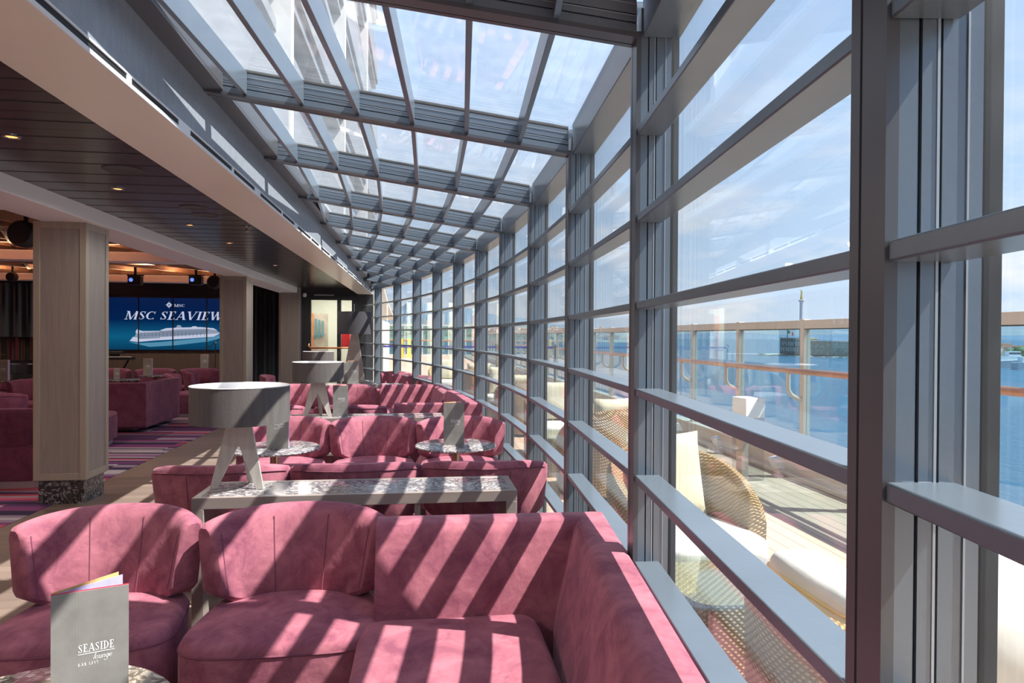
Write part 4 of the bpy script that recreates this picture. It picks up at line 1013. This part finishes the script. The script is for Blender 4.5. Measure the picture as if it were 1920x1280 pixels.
rattan_chair(1.48, 3.62, 12, 'rattan tub armchair nearest the second window bay, facing us on the deck', True, 'tall cream cushion in the rattan armchair seen through the large clear pane')
rattan_chair(1.47, 1.93, 90, 'rattan armchair at the bottom right seen from behind through the glass', False).scale = (1, 1, .86)
rattan_chair(1.75, 6.3, 200, 'rattan armchair seen beyond the first armchair, third window bay', True, 'cream cushion lying in the rattan armchair behind the second window post')
rattan_chair(1.7, 8.15, 0, 'rattan armchair on the deck outside the fourth window bay', True, 'cream cushion of the deck chair outside the fourth window bay')
rattan_chair(1.55, 10.2, 180, 'rattan armchair on the deck outside the fifth window bay', True, 'cream cushion of the deck chair outside the fifth window bay')
rattan_chair(1.50, 12.2, 0, 'rattan armchair on the deck outside the sixth window bay', True, 'cream cushion of the deck chair outside the sixth window bay')
rattan_chair(1.2, 14.2, 180, 'rattan armchair on the deck outside the eighth window bay', True, 'cream cushion of the deck chair outside the eighth window bay')
rattan_chair(.6, 16.3, 0, 'farthest rattan armchair on the deck, small beyond the last panes', True, 'farthest cream cushion on the deck')
# folded pad with rope edge lying over the back-facing chair
r = empty('folded_pad', (1.31, 1.98, .385), rad(90), 'white pad with tan rope edge leaning in the near rattan chair', 'cushion')
cushion(rr(.52, .20, 5), 0, .37, .06, .02).build('pad', WCUSH, r, smooth=True)
m = MB(); pp = [(x, y, .31) for x, y in rr(.525, .205, 5)]; m.tube(pp+[pp[0]], .006, 6); m.build('rope_edge', ROPE, r, smooth=True)
def deck_table(x, y, label):
    r = empty('rattan_table', (x, y, -.002), 0, label, 'table', 'glass topped rattan tables on the deck')
    m = MB(); m.rings([[(a, b, z) for a, b in rr(s_, s_, 5)] for s_, z in ((.50, .0), (.52, .2), (.52, .42))]); m.build('woven_body', RATT, r, smooth=True)
    m = MB(); m.rings([[(a, b, z) for a, b in rr(.62, .62, 7)] for z in (.422, .432)]); m.build('glass_top', TGLASS, r)
deck_table(1.36, 2.80, 'glass topped rattan table in front of the first deck armchair')
deck_table(1.55, 7.2, 'glass topped rattan table between the third and fourth window bays')
deck_table(1.45, 11.2, 'glass topped rattan table farther along the deck')
r = empty('white_pouf', (2.36, 2.50, -.002), 0, 'smooth white upholstered lounger at the right edge of the picture, outside', 'pouf')
m = MB(); m.lathe([(.30, 0), (.40, .03), (.43, .12), (.43, .28), (.40, .42), (.32, .53), (.20, .60), (.08, .63), (.01, .635)], n=48); m.build('cover', WCUSH, r, smooth=True)
r = empty('floor_lantern', (3.45, 6.68, -.002), rad(8), 'white cube lantern on a pale glass pedestal near the railing', 'lantern')
m = MB(); m.box(-.12, .12, -.12, .12, .66, .87); m.build('cube', plain('lantern_white', (.85, .84, .82), .4), r, bevel=.008)
m = MB(); m.box(-.115, .115, -.115, .115, 0, .66); m.build('pedestal', glass('lantern_glass', (.80, .82, .82)), r)
m = MB(); m.box(-.11, -.03, -.05, .05, 0.002, .655); m.build('inner_panel', RAIL, r)
r = empty('deck_drain', (3.55, 3.75, -.002), 0, 'round metal drain grate set in the deck planks at the right', 'drain')
m = MB(); m.lathe([(.10, 0), (.10, .004), (.085, .005), (.001, .005)], n=32); m.build('grate', plain('drain_metal', (.25, .24, .22), .4, metal=.7, noise=(60, .6)), r)
r = empty('deck_drain', (3.0, 10.5, -.002), 0, 'x', 'drain'); bpy.data.objects.remove(r)

# barrier tape, caution stands and forward structure
TAPE = plain('blue_tape', (.03, .03, .42), .5)
for i, (x, y) in enumerate(((-1.1, 19.2), (.5, 18.9), (2.1, 18.6), (3.7, 18.3))):
    r = empty('barrier_post', (x, y, 0), 0, ['leftmost grey barrier post holding blue tape across the deck', 'second grey barrier post holding blue tape, right of the yellow signs', 'third grey barrier post holding blue tape across the deck', 'barrier post nearest the railing holding blue tape'][i], 'barrier post', 'tape barrier posts')
    m = MB(); m.lathe([(.16, 0), (.16, .02), (.03, .05), (.03, 1.2), (.045, 1.2), (.045, 1.27), (.01, 1.28)], n=20); m.build('pole', plain('post_grey', (.2, .2, .2), .4, metal=.6), r, smooth=True)
    if i < 3:
        m = MB(); m.bar((.03, 0, 1.19), (1.57, -.3, 1.19), .004, .055); m.build('tape', TAPE, r)
YEL = plain('caution_yellow', (.85, .6, .02), .5)
for i, (x, lab) in enumerate(((-1.32, 'yellow folding caution sign on the far deck, left one of the pair'), (-.82, 'yellow folding caution sign on the far deck, right one of the pair'))):
    r = empty('caution_sign', (x, 46, 0), 0, lab, 'caution sign', 'yellow caution signs')
    for s_ in (-1, 1):
        m = MB(); m.hexa([(-.15, s_*.18-.01, .0), (.15, s_*.18-.01, .0), (.15, s_*.18+.01, .0), (-.15, s_*.18+.01, .0), (-.10, s_*.015-.01, 1.3), (.10, s_*.015-.01, 1.3), (.10, s_*.015+.01, 1.3), (-.10, s_*.015+.01, 1.3)]); m.build('leaf', YEL, r)
    m = MB(); m.box(-.03, .03, -.09, -.085, .6, 1.1); m.build('pictogram', BLACK, r) if False else None
DW = plain('ship_white', (.80, .77, .72), .5, noise=(1, .04)); DB = plain('ship_beige', (.70, .56, .44), .5)
r = empty('deck_windscreen', (-1.5, 49, 0), 0, 'greenish glass windscreen closing the far end of the deck', 'railing')
m = MB()
m.box(-3.5, 5.15, 0, .1, 2.2, 2.3); m.box(-3.5, 5.15, 0, .1, 0, .15); m.build('rail', DW, r)
for i in range(15):
    m = MB(); m.box(-3.5+i*.63, -3.42+i*.63, -.02, .12, .15, 2.2); m.build('post', DW, r)
m = MB(); m.box(-3.5, 5.15, .04, .06, .15, 2.2); m.build('glass_panel', glass('green_glass', (.55, .75, .70)), r)
m = MB(); m.tube([(-3.5, -.15, 1.15), (5.15, -.15, 1.15)], .05, 8); m.build('handrail', TEAKR, r)
r = empty('forward_deckhouse', (-6.4, 30, 0), 0, 'white and beige forward deckhouse beyond the last window panes', 'ship structure')
m = MB(); m.box(-6, 2.2, 0, 5, 0, 3.2); m.build('house', DW, r)
m = MB()
for i in range(9): m.box(-5.6+i*.85, -5.05+i*.85, -.03, 0, 1.0, 2.4)
m.build('windows', plain('dark_window', (.10, .16, .19), .1), r)
m = MB(); m.box(-6, 2.3, -.2, 5, 3.2, 3.4); m.box(-5.5, 1.3, .5, 5, 3.4, 6.0); m.build('upper_house', DW, r)
m = MB(); m.tube([(4.35, -7.8, 0), (4.35, -7.8, 2.6), (4.20, -7.6, 3.3), (3.9, -7.4, 4.2)], [.15, .14, .12, .10], 14); m.build('curved_pillar', DW, r, smooth=True)
m = MB(); m.prism([(.4, 2.05), (5.46, 2.05), (5.2, 2.7), (5.0, 3.5), (.4, 3.9)], lambda u, v, d: (u, -6+d, v), -.3, .5); m.build('slanted_wing', DB, r)
m = MB(); m.box(-1, 5.0, -5.2, 0, 0, 2.05); m.build('side_cabin', DW, r)
m = MB(); [m.box(3.2+q*.45, 3.5+q*.45, -5.23, -5.2, 1.0, 1.75) for q in range(4)]; m.build('cabin_windows', plain('cabin_glass', (.16, .24, .24), .1), r)
# ship's upper decks rising above the lounge
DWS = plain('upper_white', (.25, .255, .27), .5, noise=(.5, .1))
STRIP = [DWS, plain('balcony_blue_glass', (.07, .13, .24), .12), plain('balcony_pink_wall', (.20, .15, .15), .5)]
r = empty('upper_superstructure', (-1.30, 0, 3.17), 0, 'white striped upper decks of the ship towering above the glass roof', 'ship structure')
m = MB(); z = 0
for i in range(9):
    zz = i*1.9; xo = .0
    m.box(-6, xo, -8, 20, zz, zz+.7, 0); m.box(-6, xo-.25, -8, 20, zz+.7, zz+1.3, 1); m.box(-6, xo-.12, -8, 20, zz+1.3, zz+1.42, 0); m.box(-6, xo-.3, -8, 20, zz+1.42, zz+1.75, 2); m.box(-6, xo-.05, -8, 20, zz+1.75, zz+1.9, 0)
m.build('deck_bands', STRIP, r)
m = MB()
for i in range(6): m.box(-.5, .02, -7+i*4.6, -6.86+i*4.6, 0, 17)
m.build('balcony_divider', DW, r); r.children[1]['kind'] = 'stuff'

# ================================================================== sea and far shore
m = MB(); m.add([(4.3, -3000, -20), (14000, -3000, -20), (14000, 14000, -20), (-8000, 14000, -20), (-8000, 60, -20), (4.3, 60, -20)], [(0, 1, 2, 3, 4, 5)])
ms, nt, b = newmat('sea_water'); b.inputs['Base Color'].default_value = (.055, .145, .235, 1); b.inputs['Roughness'].default_value = .38; b.inputs['Specular IOR Level'].default_value = .3; b.inputs['IOR'].default_value = 1.33
t = N(nt, 'ShaderNodeTexCoord'); mpn = N(nt, 'ShaderNodeMapping', {'Vector': (t, 'Object'), 'Scale': (.5, .18, 1)})
n = N(nt, 'ShaderNodeTexNoise', {'Vector': (mpn, 0), 'Scale': 1.0, 'Detail': 8.0, 'Roughness': .6}); bm = N(nt, 'ShaderNodeBump', {'Height': (n, 'Fac'), 'Strength': .8, 'Distance': 1.2}); nt.links.new(bm.outputs[0], b.inputs['Normal'])
sea = m.build('sea', ms); tag(sea, 'blue rippled sea stretching to the far shore', 'sea'); sea['kind'] = 'structure'
def direction(px):
    d = fw*1+r2*((px-960)/F); return Vector((d.x, d.y)).normalized()
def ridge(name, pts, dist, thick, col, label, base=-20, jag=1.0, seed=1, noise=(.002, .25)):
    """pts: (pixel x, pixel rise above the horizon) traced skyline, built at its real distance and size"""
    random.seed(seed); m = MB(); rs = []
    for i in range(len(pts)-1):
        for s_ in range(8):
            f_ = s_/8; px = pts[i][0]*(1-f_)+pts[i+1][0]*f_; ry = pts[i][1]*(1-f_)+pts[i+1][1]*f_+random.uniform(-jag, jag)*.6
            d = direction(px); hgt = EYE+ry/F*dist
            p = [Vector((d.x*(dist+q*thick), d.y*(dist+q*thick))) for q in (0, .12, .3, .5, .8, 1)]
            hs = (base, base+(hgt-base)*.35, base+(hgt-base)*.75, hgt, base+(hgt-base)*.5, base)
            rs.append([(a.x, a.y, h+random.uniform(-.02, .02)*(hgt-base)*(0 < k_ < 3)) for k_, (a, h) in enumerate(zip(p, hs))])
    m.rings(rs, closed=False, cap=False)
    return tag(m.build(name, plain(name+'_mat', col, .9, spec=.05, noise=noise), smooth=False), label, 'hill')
HAZEB = (.15, .215, .27)  # distance haze put into the ridge's base colour
ridge('mountain_ridge', [(640, 40), (700, 46), (745, 55), (765, 72), (785, 80), (800, 66), (830, 60), (860, 66), (900, 52), (940, 44), (985, 38), (1050, 24), (1120, 10), (1200, 3)], 7000, 2200, HAZEB, 'haze-tinted blue mountain ridge behind the town, seen through the far panes')
ridge('foothills', [(640, 22), (720, 26), (800, 26), (880, 28), (940, 24), (1000, 20), (1060, 16), (1120, 8), (1180, 3)], 4200, 1200, (.17, .22, .20), 'haze-tinted green foothills above the town', noise=(.004, .3), seed=2)  # green muted towards haze in the base colour
ridge('far_coast', [(1180, 3), (1260, 6), (1340, 9), (1400, 10), (1460, 6), (1520, 5), (1600, 8), (1800, 7), (1880, 6), (2000, 8)], 9500, 2500, (.14, .21, .30), 'thin haze-blue line of hills across the strait', seed=3)  # haze blue put into the coast's base colour
random.seed(11)
tw = empty('distant_town', (0, 0, 0), 0, 'pale town houses crowding the shore below the foothills', 'town'); bpy.data.objects.remove(tw)
TM = [plain('town_a', (.72, .66, .60), .8), plain('town_b', (.60, .50, .42), .8), plain('town_c', (.78, .76, .74), .8), plain('town_roof', (.45, .25, .18), .8)]
cnt = 0
m = MB()
for i in range(420):
    px = random.uniform(690, 1160); dist = random.uniform(2600, 4100); d = direction(px); w = random.uniform(10, 34); h = random.uniform(8, 22); zb = -20+(dist-2600)*.045
    x, y = d.x*dist, d.y*dist; mi = random.choice((0, 1, 2)); m.box(x-w/2, x+w/2, y-w/2, y+w/2, zb-25, zb+h, mi); m.box(x-w/2-.5, x+w/2+.5, y-w/2-.5, y+w/2+.5, zb+h, zb+h+2, 3 if mi else 0)
o = tag(m.build('distant_town', TM), 'pale crowded town on the shore below the foothills', 'town'); o['kind'] = 'stuff'
m = MB(); d1_ = direction(690); d2_ = direction(1180)
m.add([(d1_.x*2400, d1_.y*2400, -18), (d2_.x*2400, d2_.y*2400, -18), (d2_.x*4600, d2_.y*4600, 60), (d1_.x*4600, d1_.y*4600, 60), (d1_.x*2400, d1_.y*2400, -22), (d2_.x*2400, d2_.y*2400, -22)], [(0, 1, 2, 3), (4, 5, 1, 0)])
struct(m.build('floor_shore', plain('shore', (.40, .38, .32), .9, noise=(.01, .3))))
d = direction(820); D_ = 900
r = empty('harbour_tower', (d.x*D_, d.y*D_, -20), 0, 'tall white building rising above the town behind the far panes', 'building')
m = MB(); m.box(-9, 9, -9, 9, 0, 50); m.build('tower', TM[2], r); m = MB(); m.box(-16, -9, -9, 9, 0, 42); m.build('side_block', TM[1], r)
# harbour mole with fort, column and statue
def far_pt(px, dist): d = direction(px); return Vector((d.x*dist, d.y*dist, 0))
D_ = 860; A = far_pt(1462, D_); B = far_pt(1640, D_*.93)
ux = (B-A).normalized(); uy = Vector((-ux.y, ux.x, 0))
if uy.dot(A) < 0: uy = -uy
ang = math.atan2(ux.y, ux.x)
mole = empty('harbour_mole', (A.x, A.y, -20), ang, 'rocky harbour mole at the water line under the fort', 'pier')
m = MB(); random.seed(5); rs = []
for i in range(44):
    x = -28+i*4; rs.append([(x, -9+random.uniform(-1, 1), -2), (x, -6+random.uniform(-1, 1), 1.2+random.uniform(-.8, .8)), (x, 30, 1.8), (x, 34, -2)])
m.rings(rs); m.build('rocks', plain('mole_rock', (.48, .46, .38), .9, noise=(.5, .6)), mole)
FORT = plain('fort_stone_grey', (.20, .19, .165), .9, noise=(.4, .4)); FORT2 = plain('fort_stone_tan', (.58, .46, .34), .9, noise=(.3, .3))
sgn = 1 if uy.dot(Vector((0, 1, 0))) > 0 else -1
fort = empty('harbour_fort', (A.x, A.y, -17.9), ang, 'low round-cornered stone fort with a white inscription on the mole', 'fort')
fy = 3*sgn
m = MB(); m.box(0, 32, min(0, 26*sgn), max(0, 26*sgn), 0, 18.5); m.build('bastion', FORT, fort, bevel=.6)
m = MB(); m.box(-.4, 32.4, min(-.4*sgn, 26.4*sgn), max(-.4*sgn, 26.4*sgn), 18.5, 19.6); m.build('parapet', FORT2, fort)
m = MB(); m.box(32, 150, min(4*sgn, 24*sgn), max(4*sgn, 24*sgn), 0, 15.0); m.box(32, 150, min(3*sgn, 25*sgn), max(3*sgn, 25*sgn), 15.0, 16.2); m.build('curtain_wall', FORT2, fort)
m = MB(); fnf = lambda u, v, d: (u, -sgn*(.3+d*100), v)
letters(m, 'IPSAM CIV', 3, 10.3, 4.6, fnf, wx=.88, track=.06); letters(m, 'BENEDICI', 1.5, 3.6, 4.6, fnf, wx=.88, track=.06); m.build('inscription', TM[2], fort)
m = MB(); m.tube([(6, 6*sgn, 19), (6, 6*sgn, 31)], .35, 6); m.build('signal_mast', DARK, fort)
cp = far_pt(1502, D_+14)
st = empty('monument_column', (cp.x, cp.y, -17.9), 0, 'slender stone column crowned by a small golden figure, above the fort', 'monument')
k = (D_+14)/F
hz_ = 632; base_z = 0
def zz(py): return (hz_-py)*k+EYE+17.9
STN = plain('monument_stone', (.30, .36, .42), .8)
m = MB(); m.lathe([(4.2, 0), (4.2, 18), (3.0, 20), (2.35, 22), (1.95, zz(572)), (2.1, zz(571)), (3.4, zz(568)), (3.4, zz(567)), (2.0, zz(566.5))], n=20); m.build('shaft', STN, st, smooth=True)
GOLD = plain('gilded_bronze', (.55, .42, .12), .35, metal=.7)
m = MB(); m.lathe([(.5, zz(567)), (1.6, zz(565)), (1.9, zz(563.5)), (1.4, zz(561.5)), (.5, zz(561))], n=16); m.build('globe', GOLD, st, smooth=True)
z0_, z1_ = zz(561.5), zz(548.5); H_ = z1_-z0_
m = MB(); m.lathe([(1.25, z0_), (1.15, z0_+.25*H_), (.8, z0_+.55*H_), (1.05, z0_+.72*H_), (.85, z0_+.80*H_), (.3, z0_+.83*H_), (.42, z0_+.87*H_), (.5, z0_+.92*H_), (.35, z0_+.98*H_), (.1, z1_)], n=14)
m.tube([(-.9, 0, z0_+.76*H_), (-1.7, 0, z0_+.85*H_), (-2.0, 0, z0_+1.0*H_)], [.35, .28, .2], 8); m.tube([(.9, 0, z0_+.76*H_), (1.3, 0, z0_+.55*H_)], [.33, .25], 8); m.build('figure', GOLD, st, smooth=True)
fp = far_pt(1483.5, D_-4)
fl = empty('flag', (fp.x, fp.y, 0), 0, 'small green white and red flag flying above the fort', 'flag')
u_ = Vector((r2.x, r2.y, 0)).normalized()
zf = lambda py: (hz_-py)*k+EYE
m = MB(); p0 = u_*(-4.4); m.tube([(p0.x, p0.y, zf(630.5)), (p0.x, p0.y, zf(616))], .25, 6); m.build('pole', DARK, fl)
FC = [plain('flag_green', (.02, .22, .12), .7), plain('flag_white', (.7, .7, .7), .7), plain('flag_red', (.55, .06, .05), .7)]
m = MB()
for i in range(3):
    for j in range(3):
        a = -4.2+i*2.2+j*.733; b2 = a+.733; pa, pb = u_*a, u_*b2; dz = -.35*(i*3+j); sh = .35*math.sin(i*3+j); sh2 = .35*math.sin(i*3+j+1)
        m.add([(pa.x, pa.y+sh, zf(624)+dz), (pb.x, pb.y+sh2, zf(624)+dz-.35), (pb.x, pb.y+sh2, zf(618.5)+dz-.35), (pa.x, pa.y+sh, zf(618.5)+dz)], [(0, 1, 2, 3)], i)
m.build('cloth', FC, fl)
# moored grey vessels at the right edge
GV = plain('vessel_grey', (.50, .54, .58), .6); GVW = plain('vessel_white', (.85, .86, .88), .5); RS = plain('red_stripe', (.55, .03, .05), .6)
for i, (px, dist, lab) in enumerate(((1893, 620, 'grey patrol vessel with a red slash moored at the right edge, left one'), (1945, 600, 'grey patrol vessel moored at the right edge, cut by the picture'))):
    p = far_pt(px, dist); r = empty('patrol_vessel', (p.x, p.y, -20), math.atan2(u_.y, u_.x), lab, 'ship', 'moored patrol vessels')
    m = MB(); m.add([(-16, -3, 0), (13, -3, 0), (16, 0, 0), (13, 3, 0), (-16, 3, 0), (-16, -3.5, 5), (15, -3.5, 6.5), (19, 0, 7), (15, 3.5, 6.5), (-16, 3.5, 5)], [(0, 4, 3, 2, 1), (5, 6, 7, 8, 9), (0, 1, 6, 5), (1, 2, 7, 6), (2, 3, 8, 7), (3, 4, 9, 8), (4, 0, 5, 9)]); m.build('hull', GV, r)
    m = MB(); m.box(-12, 8, -2.5, 2.5, 5, 9); m.box(-2, 7, -2.2, 2.2, 9, 12.5); m.build('superstructure', GVW, r)
    m = MB(); m.box(-1.9, 7.1, -2.3, -2.2, 10.6, 11.6); m.build('bridge_windows', DARK, r)
    m = MB(); m.add([(9, -3.2, .5), (10.5, -3.2, .5), (14, -3.75, 6), (12, -3.75, 6)], [(0, 1, 2, 3)]); m.build('red_slash', RS, r)
    m = MB(); m.tube([(1, 0, 12.5), (1, 0, 19)], .25, 6); m.build('mast', GV, r)
# low land with trees and tan buildings behind them
m = MB(); random.seed(21)
pA, pB = far_pt(1850, 760), far_pt(2050, 760)
for i in range(16):
    q = pA.lerp(pB, i/16); w = random.uniform(6, 14); h = random.uniform(9, 16); m.box(q.x-w, q.x+w, q.y-6, q.y+6, -20, -20+h+2, i % 2); m.box(q.x-w-.4, q.x+w+.4, q.y-6.4, q.y+6.4, -20+h+2, -20+h+3.2, 2)
q = pA.lerp(pB, .5); m.box(q.x-120, q.x+160, q.y-9, q.y+40, -21, -18.5, 3); m.box(q.x-120, q.x+160, q.y-75, q.y-9, -21, -18.5, 3)
o = tag(m.build('quay_buildings', [FORT2, TM[0], TM[3], plain('quay', (.45, .42, .36), .9)]), 'low tan quay buildings behind the moored vessels at the right edge', 'buildings'); o['kind'] = 'stuff'
TR = plain('tree_green', (.07, .15, .06), .9, noise=(.3, .5))
for i, (px, s_) in enumerate(((1897, 4.5), (1913, 5.5), (1931, 5))):
    q = far_pt(px, 700); r = empty('tree', (q.x, q.y, -18.5), 0, ['round green tree behind the patrol vessels, leftmost of three', 'round green tree behind the patrol vessels, middle of three', 'round green tree at the right edge behind the vessels'][i], 'tree', 'trees on the quay')
    m = MB(); rs = []
    random.seed(i)
    for a in range(9):
        f_ = a/8; rr_ = s_*math.sin(PI*(.08+.86*f_)); rs.append([(rr_*math.cos(2*PI*j/14)*random.uniform(.85, 1.12), rr_*math.sin(2*PI*j/14)*random.uniform(.85, 1.12), 5+f_*s_*1.7) for j in range(14)])
    m.rings(rs); m.build('crown', TR, r, smooth=True)
    m = MB(); m.lathe([(.6, 0), (.45, 6.5)], n=8); m.build('trunk', FORT, r)
